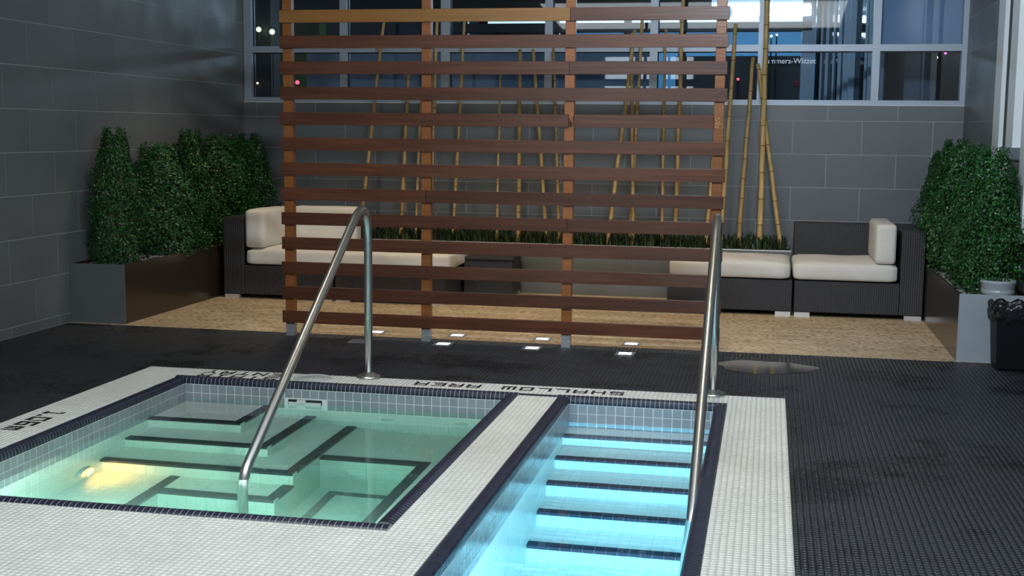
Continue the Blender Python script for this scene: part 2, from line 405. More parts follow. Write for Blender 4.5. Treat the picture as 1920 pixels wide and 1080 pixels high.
def glass_mat(name, tint, refl=1.0):
    m = bpy.data.materials.new(name); m.use_nodes = True; nt = m.node_tree; nt.nodes.clear()
    out = N(nt, 'ShaderNodeOutputMaterial'); tr = N(nt, 'ShaderNodeBsdfTransparent'); tr.inputs[0].default_value = (*tint, 1)
    gs = N(nt, 'ShaderNodeBsdfGlossy'); gs.inputs['Roughness'].default_value = 0.02
    fr = N(nt, 'ShaderNodeFresnel'); fr.inputs['IOR'].default_value = 1.5
    mx = N(nt, 'ShaderNodeMixShader'); nt.links.new(fr.outputs[0], mx.inputs[0]); nt.links.new(tr.outputs[0], mx.inputs[1]); nt.links.new(gs.outputs[0], mx.inputs[2])
    nt.links.new(mx.outputs[0], out.inputs['Surface'])
    return m
M_pane = glass_mat('window_glass', (0.86, 0.92, 0.95))
def frosted():
    m, nt, b = new_mat('frosted_plastic')
    b.inputs['Base Color'].default_value = (0.34, 0.37, 0.39, 1); b.inputs['Roughness'].default_value = 0.2
    g = N(nt, 'ShaderNodeNewGeometry'); t = N(nt, 'ShaderNodeTexVoronoi'); t.inputs['Scale'].default_value = 130
    nt.links.new(g.outputs['Position'], t.inputs['Vector'])
    bp = N(nt, 'ShaderNodeBump'); bp.inputs['Strength'].default_value = 0.5; bp.inputs['Distance'].default_value = 0.003
    nt.links.new(t.outputs['Distance'], bp.inputs['Height']); nt.links.new(bp.outputs[0], b.inputs['Normal'])
    return m
M_frost = frosted()

# ------------------------------------------------------------------ room layout (metres)
XL, XR, YB = -5.035, 1.645, 11.65
ZC = 3.3
TX0, TX1, TY0, TY1 = -3.335, -1.308, 4.24, 6.72      # tub coping, outside
PX0, PX1, PY0, PY1 = -1.090, -0.176, 2.20, 6.72      # pool coping, outside
CW = 0.068                                            # coping width
DX0, DX1, DY1 = -3.632, 0.1288, 6.945                # white deck
YT = 8.37                                            # travertine edge

# ------------------------------------------------------------------ floors
def mosaic(base_name, base_mat, tile_mat_, regions, p, gap, ztop, tile_name, stuff_name, plain_rects, stuff_label):
    b = MB()
    for (x0, x1, y0, y1, *_ ) in regions: b.box(x0, x1, y0, y1, -0.06, ztop - 0.0016)
    for (x0, x1, y0, y1) in plain_rects: b.box(x0, x1, y0, y1, -0.06, ztop - 0.0016)
    base = b.build(base_name, base_mat)
    rects = []
    for (x0, x1, y0, y1, ox, oy) in regions: rects += grid_rects(x0, x1, y0, y1, p, gap, ox, oy)
    full = p - gap - 1e-5
    key = []
    for i, (a, c, d, e) in enumerate(rects):
        if c - a > full - 1e-4 and e - d > full - 1e-4:
            x, y = (a + c) / 2, (d + e) / 2
            if in_view(x, y, 0): key.append(((x * x + y * y), i))
    key.sort(); pick = [i for _, i in key[:300]]; ps = set(pick)
    h = (p - gap) / 2
    me = quad_boxes(tile_name, tile_mat_, [(-h, h, -h, h)], -0.004, 0.0)
    for i in pick:
        a, c, d, e = rects[i]
        link(tile_name, me, base, ((a + c) / 2, (d + e) / 2, ztop))
    rest = [r for i, r in enumerate(rects) if i not in ps]
    s = link(stuff_name, quad_boxes(stuff_name, tile_mat_, rest, ztop - 0.004, ztop), base)
    tag(s, stuff_label, kind='stuff')
    return base

P1, G1 = 0.0254, 0.0028
floor = mosaic('floor', M_bgrout, M_black,
    [(XL, DX0, 4.6, YT, DX0, YT), (DX0, DX1, DY1, YT, DX0, YT), (DX1, XR, 3.3, YT, DX1, YT)],
    P1, 0.0024, 0.0, 'tile', 'mosaic_tiles', [(XL, DX0, -3, 4.6), (DX1, XR, -3, 3.3)], 'small square black floor mosaic tiles')
tag(floor, 'black mosaic tile floor with wet patches around the pools', kind='structure')
deck = mosaic('pool_deck', M_wgrout, M_white,
    [(DX0, TX0, 4.4, DY1, DX0, DY1), (TX0, DX1, TY1, DY1, DX1, DY1), (PX1, DX1, 2.9, PY1, DX1, PY1),
     (TX1, PX0, TY0, 6.672, TX1, 6.672), (TX0, PX0, 2.9, TY0, TX1, TY0)],
    P1, 0.0022, 0.001, 'tile', 'mosaic_tiles', [(DX0, TX0, -3, 4.4), (TX0, PX0, -3, 2.9), (PX1, DX1, -3, 2.9), (PX0, PX1, -3, PY0)], 'small square white deck mosaic tiles')
tag(deck, 'white mosaic deck framing the hot tub and the pool', kind='structure')
# dark tile band across the strip between tub and pool
bk = MB().box(TX1, PX0, 6.676, 6.718, -0.02, 0.0016).build('trim_band', M_navy, deck); bk['label'] = 'dark tile band linking the two pool edges'

trav_base = MB().box(XL, XR, YT, YB, -0.06, -0.003).build('patio_floor', M_tgrout)
tag(trav_base, 'beige travertine patio floor behind the wooden screen', kind='structure')
ycuts = [YT, 8.97, 9.57, 10.17, 10.77, 11.37, YB]
for j in range(len(ycuts) - 1):
    off = 0.3 if j % 2 else 0.0
    x = XL - off
    while x < XR:
        a, b_ = max(x, XL) + 0.0008, min(x + 0.6, XR) - 0.0008
        if b_ - a > 0.02:
            MB().box(a, b_, ycuts[j] + 0.0008, ycuts[j + 1] - 0.0008, -0.02, 0.0).build('slab', M_trav, trav_base)
        x += 0.6

# ------------------------------------------------------------------ lettering in the deck
FONT = {'S': ['#####', '#....', '#####', '....#', '#####'], 'H': ['#...#', '#...#', '#####', '#...#', '#...#'], 'A': ['#####', '#...#', '#####', '#...#', '#...#'],
        'L': ['#....', '#....', '#....', '#....', '#####'], 'O': ['#####', '#...#', '#...#', '#...#', '#####'], 'W': ['#.#.#', '#.#.#', '#.#.#', '#.#.#', '#####'],
        'R': ['#####', '#...#', '#####', '#..#.', '#...#'], 'E': ['#####', '#....', '####.', '#....', '#####'], 'N': ['#...#', '##..#', '#.#.#', '#..##', '#...#'],
        'T': ['#####', '..#..', '..#..', '..#..', '..#..'], 'Y': ['#...#', '.#.#.', '..#..', '..#..', '..#..'], 'I': ['.###.', '..#..', '..#..', '..#..', '.###.'],
        '1': ['.##..', '..#..', '..#..', '..#..', '.###.'], '0': ['#####', '#...#', '#...#', '#...#', '#####'], '6': ['#####', '#....', '#####', '#...#', '#####'],
        'm': ['.....', '#####', '#.#.#', '#.#.#', '#.#.#'], '.': ['.....', '.....', '.....', '.....', '##...']}
def letter(ch, org, right, up, cw, ch_h, rows=5):
    """org: lower left corner of the letter as its reader sees it"""
    b = MB(); g = FONT[ch]
    for r in range(5):
        if 5 - r > rows: continue
        for c in range(5):
            if g[r][c] == '#':
                u0, v0 = c * cw, (4 - r) * ch_h
                p = [Vector(org) + Vector(right) * u + Vector(up) * v for u, v in ((u0, v0), (u0 + cw, v0), (u0 + cw, v0 + ch_h), (u0, v0 + ch_h))]
                xs = [q.x for q in p]; ys = [q.y for q in p]
                b.box(min(xs), max(xs), min(ys), max(ys), -0.002, 0.0018)
    return b.build('letter', M_ink, deck)
# read by someone on the far side, facing the camera
x = -0.745
for ch in 'SHALLOW AREA':
    if ch != ' ': letter(ch, (x, 6.888, 0), (-1, 0, 0), (0, -1, 0), 0.0158, 0.0185)
    x -= 0.1016
x = -2.752
for ch in 'ENTRY':
    letter(ch, (x, 6.915, 0), (-1, 0, 0), (0, -1, 0), 0.0158, 0.0185); x -= 0.1016
x = -2.752
for ch in 'STAIR':
    letter(ch, (x, 6.80, 0), (-1, 0, 0), (0, -1, 0), 0.0158, 0.0185, 4); x -= 0.1016
y = 5.70
for ch, adv in (('1', 0.085), ('.', 0.05), ('0', 0.1016), ('6', 0.1016), ('m', 0.1016)):
    letter(ch, (-3.555, y, 0), (0, -1, 0), (1, 0, 0), 0.0158, 0.0225); y -= adv

# ------------------------------------------------------------------ coping
PROF = [(0.0, -0.030), (0.0, -0.001), (0.008, 0.005), (0.024, 0.010), (0.044, 0.010), (0.057, 0.006), (0.065, -0.003), (0.068, -0.016), (0.068, -0.034)]
def coping_mesh(length, mat, inset=0.0, name='coping_tile'):
    b = MB(); pr = [(u - (inset if k > 0 else 0), z - inset) for k, (u, z) in enumerate(PROF)]
    b.prism(pr, 'x', -length / 2, length / 2)
    return b.mesh(name, mat)
def coping(parent, x0, x1, y0, y1, sides, limit=300):
    """tiles run along each side of an outside rectangle, nose towards the water"""
    me = coping_mesh(P1 - 0.0028, M_navy); spots = []; g = MB()
    def run(ax, a, b_, c, rot):
        n = max(1, round((b_ - a) / P1)); p = (b_ - a) / n
        for k in range(n):
            t = a + (k + 0.5) * p
            spots.append(((t, c, 0) if ax == 'x' else (c, t, 0), rot))
    for s in sides:
        if s == 'far': run('x', x0, x1, y1, math.pi)
        if s == 'near': run('x', x0, x1, y0, 0)
        if s == 'left': run('y', y0 + CW, y1 - CW, x0, -math.pi / 2)
        if s == 'right': run('y', y0 + CW, y1 - CW, x1, math.pi / 2)
    vis = [s for s in spots if in_view(*s[0])]
    vis.sort(key=lambda s: s[0][0] ** 2 + s[0][1] ** 2); single = set(id(s) for s in vis[:limit])
    rest = MB()
    for s in spots:
        if id(s) in single:
            o = link('coping_tile', me, parent, s[0]); o.rotation_euler = (0, 0, s[1])
        else:
            mt = Matrix.Translation(Vector(s[0])) @ Matrix.Rotation(s[1], 4, 'Z')
            rest.add([mt @ v.co for v in me.vertices], [tuple(p.vertices) for p in me.polygons])
    if rest.v: tag(rest.build('coping_tiles', M_navy, parent), 'navy coping tiles along the rest of the edge', kind='stuff')
    gm = MB(); ins = 0.0009
    for s in sides:
        a = {'far': (x0, x1, y1, math.pi), 'near': (x0, x1, y0, 0), 'left': (y0 + CW, y1 - CW, x0, -math.pi / 2), 'right': (y0 + CW, y1 - CW, x1, math.pi / 2)}[s]
        L = a[1] - a[0]; c = ((a[0] + a[1]) / 2)
        src = coping_mesh(L, None, ins, 'tmp')
        mt = Matrix.Translation(Vector((c, a[2], 0)) if s in ('far', 'near') else Vector((a[2], c, 0))) @ Matrix.Rotation(a[3], 4, 'Z')
        gm.add([mt @ v.co for v in src.vertices], [tuple(p.vertices) for p in src.polygons]); bpy.data.meshes.remove(src)
    gm.build('coping_grout', M_cgrout, parent)

P2, G2 = 0.0508, 0.0042
def face_tiles(axis, c, nrm, a0, a1, z0, z1, p=P2, gap=G2, oa=None, oz=None):
    """box list for a vertical face ('x' or 'y' constant) or a horizontal one ('z')"""
    t = 0.0022; out = []
    for (a, b, d, e) in grid_rects(a0, a1, z0, z1, p, gap, oa, oz):
        if axis == 'y': out.append((a, b, min(c, c + nrm * t), max(c, c + nrm * t), d, e))
        elif axis == 'x': out.append((min(c, c + nrm * t), max(c, c + nrm * t), a, b, d, e))
        else: out.append((a, b, d, e, c, c + t))
    return out
def boxes(name, mat, lst, parent, kind=None, label=None):
    b = MB()
    for q in lst: b.box(*q)
    o = b.build(name, mat, parent)
    return tag(o, label, kind=kind)

def nosing(parent, axis, a0, a1, front, sgn, z):
    """navy L-shaped nosing tiles along a step edge; front = edge position, sgn = outward direction"""
    n = max(1, round((a1 - a0) / P2)); p = (a1 - a0) / n; d = 0.052
    pr = [(0, 0.0065), (-d * sgn, 0.0065), (-d * sgn, -0.004), (-0.003 * sgn, -0.004), (-0.003 * sgn, -0.030), (0.006 * sgn, -0.030), (0.006 * sgn, 0.001)]
    me = MB().prism(pr, axis, -p / 2 + 0.0006, p / 2 - 0.0006).mesh('nosing_tile', M_navy)
    for k in range(n):
        t = a0 + (k + 0.5) * p
        link('nosing_tile', me, parent, (t, front, z) if axis == 'x' else (front, t, z))

# ------------------------------------------------------------------ hot tub
tub = empty('hot_tub', 'square hot tub of greenish water with grey tiled walls and navy edges', 'hot tub')
IX0, IX1, IY0, IY1 = TX0 + CW, TX1 - CW, TY0 + CW, TY1 - CW
ZF = -1.10
sh = MB(); w = 0.055
sh.box(IX0 - w, IX1 + w, IY1, IY1 + w, ZF - 0.1, -0.03); sh.box(IX0 - w, IX1 + w, IY0 - w, IY0, ZF - 0.1, -0.03)
sh.box(IX0 - w, IX0, IY0, IY1, ZF - 0.1, -0.03); sh.box(IX1, IX1 + w, IY0, IY1, ZF - 0.1, -0.03)
sh.box(IX0, IX1, IY0, IY1, ZF - 0.1, ZF)
sh.build('basin', M_ugrout, tub)
SK = (-2.635, -2.435)                                 # skimmer mouth in the far wall
gl = MB().box(IX0, IX1, IY1 - 0.0008, IY1, -0.235, -0.03).box(IX0, IX0 + 0.0008, IY0, IY1, -0.235, -0.03)
gl.build('tile_grout', M_pgrout, tub)
zr = -0.030 - 4 * P2
for q in face_tiles('y', IY1, -1, IX0, IX1, zr, -0.030, oa=IX0, oz=zr):
    if q[4] < -0.07 and q[1] > SK[0] and q[0] < SK[1] and q[5] < -0.075: continue
    MB().box(*q).build('wall_tile', M_gray, tub)
for q in face_tiles('x', IX0, 1, IY0, IY1, zr, -0.030, oa=IY1, oz=zr):
    MB().box(*q).build('wall_tile', M_gray, tub)
boxes('wall_tiles', M_gray, face_tiles('x', IX1, -1, IY0, IY1, zr, -0.030, oa=IY1, oz=zr) + face_tiles('y', IY0, 1, IX0, IX1, zr, -0.030, oa=IX0, oz=zr), tub, 'stuff', 'grey wall tiles on the near sides')
uw = []
for q in ((-0.66, zr), (ZF, -0.66)):
    uw += face_tiles('y', IY1, -1, IX0, IX1, q[0], q[1], oa=IX0, oz=zr) + face_tiles('x', IX0, 1, IY0, IY1, q[0], q[1], oa=IY1, oz=zr) + face_tiles('x', IX1, -1, IY0, IY1, q[0], q[1], oa=IY1, oz=zr) + face_tiles('y', IY0, 1, IX0, IX1, q[0], q[1], oa=IX0, oz=zr)
uw += face_tiles('z', ZF, 1, IX0, IX1, IY0, IY1)
boxes('underwater_tiles', M_under, uw, tub, 'stuff', 'white tiles lining the tub below the water')
def step(parent, name, x0, x1, y0, y1, z, noses, zf, risers=('n', 'r')):
    s = MB().box(x0, x1, y0, y1, zf, z).build(name, M_ugrout, parent)
    t = face_tiles('z', z, 1, x0, x1, y0, y1, oa=x0, oz=y1)
    if 'n' in risers: t += face_tiles('y', y0, -1, x0, x1, zf, z, oa=x0, oz=z)
    if 'r' in risers: t += face_tiles('x', x1, 1, y0, y1, zf, z, oa=y1, oz=z)
    if 'l' in risers: t += face_tiles('x', x0, -1, y0, y1, zf, z, oa=y1, oz=z)
    boxes('step_tiles', M_under, t, s, 'stuff', 'white step tiles')
    for (ax, a0, a1, fr, sg) in noses: nosing(s, ax, a0, a1, fr, sg, z)
    return s
# steps go down from the far left corner; benches run along the other sides
step(tub, 'step', IX0, -2.730, 6.20, IY1, -0.200, [('x', IX0, -2.73, 6.20, -1), ('y', 6.252, IY1, -2.73, 1)], ZF)
step(tub, 'step', IX0, -2.475, 5.945, IY1 - 0.001, -0.385, [('x', IX0, -2.475, 5.945, -1), ('y', 5.997, IY1, -2.475, 1)], ZF)
step(tub, 'step', IX0, -2.235, 5.685, IY1 - 0.002, -0.555, [('x', IX0, -2.235, 5.685, -1), ('y', 5.737, IY1, -2.235, 1)], ZF)
step(tub, 'step', -2.83, -2.235, 5.44, 5.685, -0.735, [('x', -2.83, -2.235, 5.44, -1), ('y', 5.492, 5.685, -2.235, 1)], ZF)
step(tub, 'bench', IX0, -2.83, IY0, 5.685, -0.735, [('y', IY0, 5.685, -2.83, 1)], ZF, ('r',))
step(tub, 'bench', -2.235, IX1, 6.06, IY1 - 0.003, -0.62, [('x', -2.235, -1.70, 6.06, -1)], ZF, ('n',))
step(tub, 'bench', -1.70, IX1, IY0, 6.06, -0.62, [('y', IY0, 6.112, -1.70, -1)], ZF, ('l',))
boxes('floor_stripe', M_navy, [(-2.16, -2.11, 4.5, 5.95, ZF, ZF + 0.006), (-2.16, -1.75, 5.95, 6.0, ZF, ZF + 0.006)], tub)
coping(tub, TX0, TX1, TY0, TY1, ['near', 'right', 'far', 'left'])
# skimmer mouth
s = MB().box(SK[0], SK[1], IY1 - 0.006, IY1 + 0.02, -0.130, -0.088).build('skimmer_mouth', M_rubber, tub)
MB().box(SK[0] + 0.004, SK[1] - 0.004, IY1 - 0.012, IY1 - 0.005, -0.132, -0.102).box(SK[0] + 0.055, SK[0] + 0.105, IY1 - 0.016, IY1 - 0.005, -0.108, -0.089).build('weir_flap', plain('white_plastic', (0.7, 0.71, 0.7), 0.4), s)
# water jets on the far wall
for xj in (-2.05, -1.62):
    MB().lathe([(0.0, 0.0), (0.012, 0.0), (0.014, 0.006), (0.034, 0.008), (0.036, 0.0)], 20).build('water_jet', M_chrome, tub, (xj, IY1 - 0.004, -0.36)).rotation_euler = (math.pi / 2, 0, 0)
# underwater lamps: a warm one in the left wall, unseen cool-white ones added below the near rim as fill
def tub_lamp(loc, rot, lens_mat, power, color, aim):
    r = MB().lathe([(0.050, 0.0), (0.075, 0.0), (0.075, 0.008), (0.066, 0.016), (0.052, 0.016), (0.050, 0.010)], 28).build('lamp_ring', M_chrome, tub, loc); r.rotation_euler = rot
    MB().lathe([(0.0, 0.016), (0.03, 0.014), (0.051, 0.008)], 28).build('lamp_lens', lens_mat, r)
    l = area_light('tub_lamp_light', Vector(loc) + Vector(aim) * 0.03, Vector(loc) + Vector(aim), 0.09, 0.09, power, color, shape='DISK')
tub_lamp((IX0 + 0.004, 5.53, -0.625), (0, math.pi / 2, 0), emit('warm_lamp_glass', (1.0, 0.62, 0.22), 4.0), 2.1, (1.0, 0.40, 0.06), (1, 0.25, -0.15))
tub_lamp((-2.72, IY0 + 0.004, -0.29), (-math.pi / 2, 0, 0), emit('added_fill_lens', (0.8, 1.0, 0.9), 6.0), 18.0, (0.85, 1.0, 0.92), (0, 1, -0.06))
tub_lamp((-1.84, IY0 + 0.004, -0.29), (-math.pi / 2, 0, 0), MATS['added_fill_lens'], 18.0, (0.85, 1.0, 0.92), (0, 1, -0.06))
WT = -0.113
wt = MB().box(IX0 - 0.02, IX1 + 0.02, IY0 - 0.02, IY1 + 0.02, ZF - 0.05, WT).build('tub_water', M_tubwater)
tag(wt, 'still greenish water filling the hot tub', 'water', kind='stuff')

# ------------------------------------------------------------------ pool
pool = empty('pool', 'narrow pool of bright blue lit water with wide steps and navy edges', 'pool')
JX0, JX1, JY0, JY1 = PX0 + CW, PX1 - CW, PY0 + CW, PY1 - CW
ZP = -1.37
sh = MB()
sh.box(JX0 - w, JX1 + w, JY1, JY1 + w, ZP - 0.1, -0.03); sh.box(JX0 - w, JX1 + w, JY0 - w, JY0, ZP - 0.1, -0.03)
sh.box(JX0 - w, JX0, JY0, JY1, ZP - 0.1, -0.03); sh.box(JX1, JX1 + w, JY0, JY1, ZP - 0.1, -0.03)
sh.box(JX0, JX1, JY0, JY1, ZP - 0.1, ZP)
sh.build('basin', M_ugrout, pool)
MB().box(JX0, JX1, JY1 - 0.0008, JY1, -0.235, -0.03).box(JX0, JX0 + 0.0008, JY0, JY1, -0.235, -0.03).box(JX1 - 0.0008, JX1, JY0, JY1, -0.235, -0.03).build('tile_grout', M_pgrout, pool)
for q in face_tiles('y', JY1, -1, JX0, JX1, zr, -0.030, oa=JX0, oz=zr): MB().box(*q).build('wall_tile', M_gray, pool)
lw = face_tiles('x', JX0, 1, JY0, JY1, zr, -0.030, oa=JY1, oz=zr)
lw.sort(key=lambda q: abs(q[2] - 4.6))
for q in lw[:220]: MB().box(*q).build('wall_tile', M_gray, pool)
boxes('wall_tiles', M_gray, lw[220:] + face_tiles('x', JX1, -1, JY0, JY1, zr, -0.030, oa=JY1, oz=zr), pool, 'stuff', 'grey wall tiles on the right side')
uw = face_tiles('y', JY1, -1, JX0, JX1, ZP, zr, oa=JX0, oz=zr) + face_tiles('x', JX0, 1, JY0, JY1, ZP, zr, oa=JY1, oz=zr) + face_tiles('x', JX1, -1, JY0, JY1, ZP, zr, oa=JY1, oz=zr) + face_tiles('z', ZP, 1, JX0, JX1, JY0, JY1)
boxes('underwater_tiles', M_under, uw, pool, 'stuff', 'white tiles lining the pool below the water')
for k in range(6):
    yf = 6.445 - 0.252 * k; z = -0.235 - 0.189 * k
    step(pool, 'step', JX0, JX1, yf, JY1 - 0.0005 * k, z, [('x', JX0, JX1, yf, -1)], ZP, ('n',))
coping(pool, PX0, PX1, PY0, PY1, ['far', 'left', 'right'])
WP = -0.132
wp = MB().box(JX0 - 0.02, JX1 + 0.02, JY0 - 0.02, JY1 + 0.02, ZP - 0.05, WP).build('pool_water', M_poolwater)
tag(wp, 'clear blue water glowing in the narrow pool', 'water', kind='stuff')
r = MB().lathe([(0.10, 0.0), (0.14, 0.0), (0.14, 0.012), (0.12, 0.022), (0.10, 0.018)], 32).build('lamp_ring', M_chrome, pool, (-0.70, JY0 + 0.004, -0.62)); r.rotation_euler = (-math.pi / 2, 0, 0)
MB().lathe([(0.0, 0.022), (0.06, 0.020), (0.10, 0.014)], 32).build('lamp_lens', emit('blue_white_lamp_glass', (0.75, 0.95, 1.0), 10.0), r)
area_light('pool_lamp_light', (-0.70, JY0 + 0.04, -0.62), (-0.72, JY1, -0.62), 0.2, 0.2, 300, (0.62, 0.88, 1.0), shape='DISK')

# ------------------------------------------------------------------ handrails
def handrail(X, label, bent):
    t = empty('handrail', label, 'handrail', 'curved steel handrails', (X, 6.93, 0))
    pts = [(0, 0, 0.0), (0, 0, 0.40), (0, 0, 0.74)]
    d = Vector((0, -1.525, -1.015)).normalized()
    apex = Vector((0, -0.155, 0.985))
    P0, Pm, Q0 = Vector((0, 0, 0.76)), Vector((0, 0.0, 1.115)), Vector((0, -0.285, 0.915))
    for k in range(1, 13):
        u = k / 13; pts.append(tuple(P0 * (1 - u) ** 2 + Pm * 2 * u * (1 - u) + Q0 * u * u))
    pts.append(tuple(Q0))
    e = Q0 + d * ((Q0.z + 0.098) / -d.z); mid = (Q0 + e) / 2
    pts.append(tuple(mid))
    if bent:
        e1 = e - d * 0.07; pts.append(tuple(e1))
        e2 = Vector((0, e.y - 0.005, e.z - 0.085))
        for k in range(1, 6):
            u = k / 5; pts.append(tuple(e1 * (1 - u) ** 2 + e * 2 * u * (1 - u) + e2 * u * u))
        pts.append((0, e2.y, -0.735))
    else:
        pts.append(tuple(e)); e3 = e + d * 0.55; pts.append(tuple(e3))
    rail = MB().tube(pts, 0.0238, 24).build('rail_tube', M_steel, t)
    MB().lathe([(0.0239, 0.034), (0.030, 0.032), (0.050, 0.022), (0.068, 0.016), (0.072, 0.010), (0.072, 0.001), (0.0239, 0.001)], 36).build('base_flange', M_steel, t)
    return t
handrail(-2.249, 'steel handrail rising beside the white drain lid and bending down into the green tub', True)
handrail(-0.262, 'steel handrail running down into the bright blue pool beside the right screen post', False)

# drain / skimmer lid in the deck
lid = MB().lathe([(0.0, 0.004), (0.085, 0.004), (0.087, 0.0012), (0.093, 0.0012), (0.095, 0.006), (0.110, 0.006), (0.113, 0.0012)], 48).build('skimmer_lid', plain('white_lid_plastic', (0.50, 0.52, 0.52), 0.35), None, (-2.555, 6.83, 0.0))
tag(lid, 'round white skimmer lid set in the deck behind the tub', 'lid')

# ------------------------------------------------------------------ walls
def wall_tiles_yz(parent, x, nrm, y0, y1, z_rows, phase, t=0.012):
    for r in range(len(z_rows) - 1):
        off = 0.3 * (r % 2)
        y = y0 - 2 + ((phase + off - (y0 - 2)) % 0.6) - 0.6
        while y < y1:
            a, b = max(y, y0) + 0.0022, min(y + 0.6, y1) - 0.0022
            if b - a > 0.01:
                MB().box(min(x, x + nrm * t), max(x, x + nrm * t), a, b, z_rows[r] + 0.0022, z_rows[r + 1] - 0.0022).build('tile', M_wall, parent)
            y += 0.6
def wall_tiles_xz(parent, y, x0, x1, z_rows, phase, t=0.012):
    for r in range(len(z_rows) - 1):
        off = 0.3 * (r % 2)
        x = x0 - 2 + ((phase + off - (x0 - 2)) % 0.6) - 0.6
        while x < x1:
            a, b = max(x, x0) + 0.0022, min(x + 0.6, x1) - 0.0022
            if b - a > 0.01:
                MB().box(a, b, y - t, y, z_rows[r] + 0.0022, z_rows[r + 1] - 0.0022).build('tile', M_wall, parent)
            x += 0.6
rows = [0.0, 0.07] + [0.07 + 0.2967 * k for k in range(1, 12)]
rows = [z for z in rows if z < ZC]
wl = MB().box(XL - 0.2, XL - 0.0005, -3, YB + 0.25, -0.05, ZC).build('wall_left', M_grout); tag(wl, 'dark grey large-format tiled wall on the left', kind='structure')
wall_tiles_yz(wl, XL - 0.011, 1, 4.8, YB, rows, 7.67)
MB().box(XL - 0.011, XL + 0.001, -3, 4.8, 0, ZC).build('plain_panel', M_wall, wl)
SILL = 1.690
brow = [z for z in rows if z < SILL - 0.05] + [SILL]
wb = MB().box(XL - 0.1, XR + 0.1, YB + 0.0005, YB + 0.25, -0.05, SILL).build('wall_back', M_grout); tag(wb, 'grey tiled back wall below the windows', kind='structure')
wall_tiles_xz(wb, YB + 0.011, XL, XR, brow, 1.094)
MB().box(XL - 0.1, XR + 0.1, YB, YB + 0.25, 3.0, ZC).build('lintel', M_wall, wb)
wr = MB().box(XR + 0.0005, XR + 0.2, 9.97, YB + 0.25, -0.05, ZC).box(XR + 0.0005, XR + 0.2, 7.0, 9.97, -0.05, 1.30).box(XR + 0.0005, XR + 0.2, -3, 8.3, -0.05, ZC).box(XR + 0.0005, XR + 0.2, 8.3, 9.97, 2.9, ZC).build('wall_right', M_grout)
tag(wr, 'grey tiled wall on the right beside the white window frame', kind='structure')
wall_tiles_yz(wr, XR + 0.011, -1, 9.97, YB, rows, 9.97)
wall_tiles_yz(wr, XR + 0.011, -1, 7.0, 9.97, [z for z in rows if z < 1.27] + [1.30], 9.97)
MB().box(XR - 0.001, XR + 0.011, -3, 7.0, 0, 1.3).build('plain_panel', M_wall, wr)
MB().box(XR - 0.001, XR + 0.011, -3, 8.3, 1.3, ZC).build('plain_panel', M_wall, wr)
cl = MB().box(XL - 0.2, XR + 0.2, -3, YB + 0.25, ZC, ZC + 0.1).build('ceiling', M_ceil); tag(cl, 'plain ceiling above the pool', kind='structure')

# ------------------------------------------------------------------ windows
win = empty('window_1', 'long two-row window band with aluminium frames above the back wall', kind='structure')
MB().box(XL, XR, YB - 0.012, YB + 0.09, SILL, SILL + 0.007).build('sill_strip', M_wframe, win)
MB().box(XL, XR, YB + 0.0, YB + 0.09, SILL + 0.007, 1.738).build('bottom_rail', M_alu, win)
mull = [(-5.03, -4.95), (-4.055, -3.985), (-3.06, -2.976), (-2.07, -2.0), (-1.10, -1.03), (-0.135, -0.054), (0.853, 0.918), (1.60, 1.644)]
for k, (a, b) in enumerate(mull):
    MB().box(a, b, YB - 0.005, YB + 0.09, 1.738, 3.0).build('mullion', M_alu, win)
for k in range(7):
    a, b = mull[k][1], mull[k + 1][0]
    MB().box(a, b, YB + 0.002, YB + 0.09, 2.165, 2.225).build('transom', M_alu, win)
    MB().box(a, b, YB + 0.002, YB + 0.09, 2.94, 3.0).build('transom', M_alu, win)
    for z0, z1 in ((1.738, 2.165), (2.225, 2.94)):
        MB().box(a, b, YB + 0.05, YB + 0.056, z0, z1).build('pane', M_pane, win)
        gk = MB(); e = 0.009
        gk.box(a, b, YB + 0.04, YB + 0.049, z1 - e, z1).box(a, a + e, YB + 0.04, YB + 0.049, z0, z1)
        gk.build('gasket', M_rubber, win)

win2 = empty('window_2', 'white framed window in the right wall above the hedge', kind='structure')
MB().box(XR - 0.03, XR + 0.12, 9.70, 9.97, 0.75, 2.9).build('jamb', M_wframe, win2)
MB().box(XR + 0.0, XR + 0.1, 9.53, 9.70, 1.36, 2.9).build('gasket', M_rubber, win2)
MB().box(XR - 0.01, XR + 0.12, 9.27, 9.53, 1.36, 2.9).build('mullion', M_wframe, win2)
MB().box(XR - 0.02, XR + 0.12, 8.3, 9.70, 1.28, 1.36).build('sill', M_alu, win2)
MB().box(XR + 0.05, XR + 0.056, 8.3, 9.27, 1.36, 2.9).build('pane', M_pane, win2)
MB().box(XR - 0.03, XR + 0.12, 8.66, 8.86, 0.75, 2.9).build('mullion', M_wframe, win2)
rm = MB().box(2.9, 3.0, 5, 13, 0, 3.0).build('lobby_wall', plain('cream_lobby_wall', (0.55, 0.54, 0.42), 0.8))
tag(rm, 'cream wall of the lit room seen through the right window', 'wall')
area_light('lobby_lamp', (2.3, 9.2, 2.9), (2.4, 9.4, 1), 0.8, 0.8, 26, (1.0, 0.95, 0.72))

